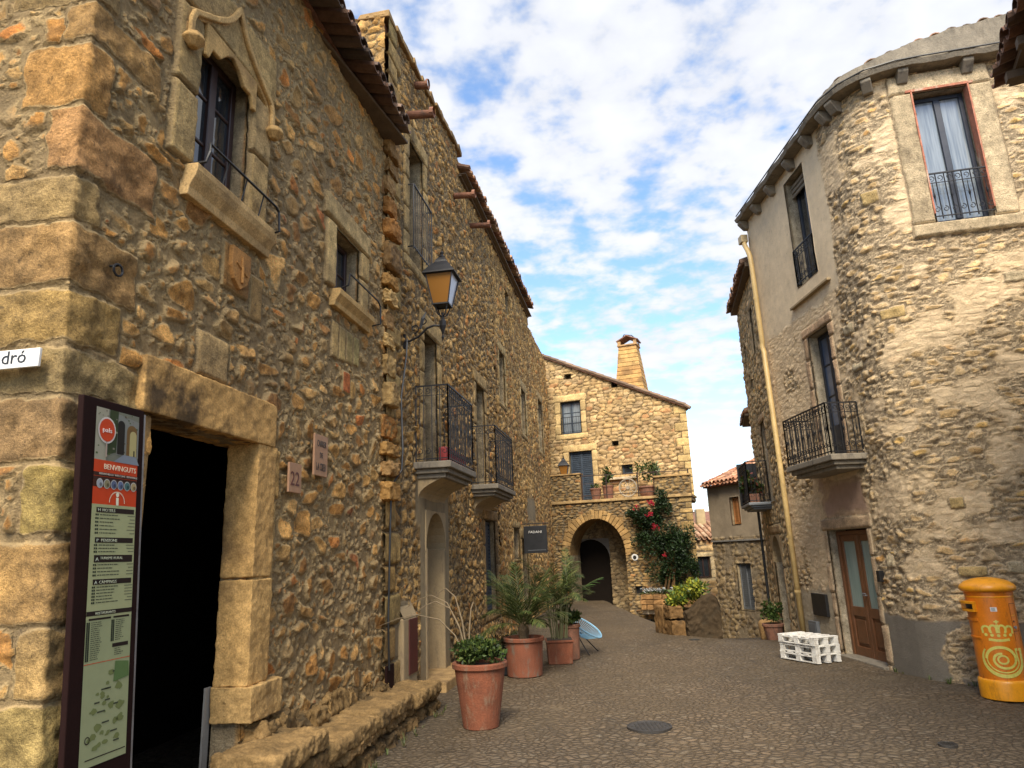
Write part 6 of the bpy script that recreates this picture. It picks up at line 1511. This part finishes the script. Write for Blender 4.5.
for (a, b) in ((1, 1), (1, -1), (-1, 1), (-1, -1)):
    mb = MB(); e = Vector((cx, cy, 0))+fd*(.24*a)+sdv*(.25*b); mb.tube([c0-up3*.14-fd*.08+sdv*.1*b+fd*.05*a, Vector((e.x, e.y, .015))-fd*.02*a, Vector((e.x, e.y, 0.012))], .010, 6); mb.build('leg', IRON, t)
# manhole covers
def manhole(x, y, r, label, sq=False):
    z = float(gz(x, y)); 
    t = thing('manhole_cover', label, 'manhole cover', (x, y, z)); mb = MB(); mb.lathe(x, y, [(r, z-.02), (r, z+.022), (r*.93, z+.024), (r*.90, z+.018), (.001, z+.018)], 28, False); mb.build('frame', COVER, t)
    mb = MB()
    for i in range(-4, 5):
        for j in range(-4, 5):
            if i*i+j*j < 17: px_, py_ = x+i*r*.19, y+j*r*.19; mb.box(lambda u, o, zz: Vector((px_+u, py_+o, z+zz)), -r*.05, r*.05, -r*.05, r*.05, .018, .024)
    mb.build('tread_pattern', COVER, t)
manhole(1.22, 7.40, .22, 'round iron manhole cover in the cobbles in front of the pots')
manhole(3.55, 6.40, .075, 'tiny iron cover in the cobbles near the post box')
manhole(3.27, 13.9, .10, 'small iron cover in the cobbles in front of the stone planter')

# post box seams, lock and door outline
mb = MB()
for z_ in (.70, .985): stroke(mb, [(.165+.015*i, z_) for i in range(7)], .004, .2312)
for a_ in (.165, .255): stroke(mb, [(a_, .60), (a_, .985)], .004, .2312)
dot(mb, .19, .80, .011); mb.build('door_seam', mat_simple('dark_gap', (.06, .02, .01, 1), .8), t_box)
mb = MB(); mb.tube([PC(.19, .74, .225), PC(.19, .74, .242)], .016, 10); mb.build('lock', ZINC, t_box)
# weeds in the joints at the wall feet
mb = MB(); R = random.Random(55)
def tuft(p, n, h):
    for i in range(n):
        a = R.uniform(0, 2*pi); l = h*R.uniform(.5, 1.2); d = Vector((cos(a), sin(a), 0)); b = p+d*R.uniform(0, .02); w = Vector((-d.y, d.x, 0))*.004
        mb.col = jc(R.choice([(.06,.09,.02), (.09,.11,.03), (.14,.12,.05)]), R.uniform(.7, 1.2)); m_ = b+d*l*.3+up3*l*.7; e = b+d*l*.75+up3*l
        mb.add([b-w, b+w, m_+w*.8, e, m_-w*.8], [(0, 1, 2, 3, 4)])
for i in range(46):
    u = R.uniform(3.0, 12.5); p = LB(u-1.2, R.uniform(.04, .16), .0); tuft(Vector((p.x, p.y, float(gz(p.x, p.y)))), R.randint(5, 12), R.uniform(.04, .11))
for i in range(26):
    u = R.uniform(1.1, UF+1.2)
    if 2.4 < u < 3.95: continue
    p = LR(u, R.uniform(.03, .10), 0); tuft(Vector((p.x, p.y, float(gz(p.x, p.y)))), R.randint(4, 10), R.uniform(.03, .08))
for i in range(16): p = LA(R.uniform(1.8, 5.1), R.uniform(.56, .64), 0); tuft(Vector((p.x, p.y, 0)), R.randint(4, 9), R.uniform(.03, .07))
tagit(mb.build('weeds', LEAF), 'sparse small weeds and grass growing along the feet of the walls', 'weeds', None, 'stuff')
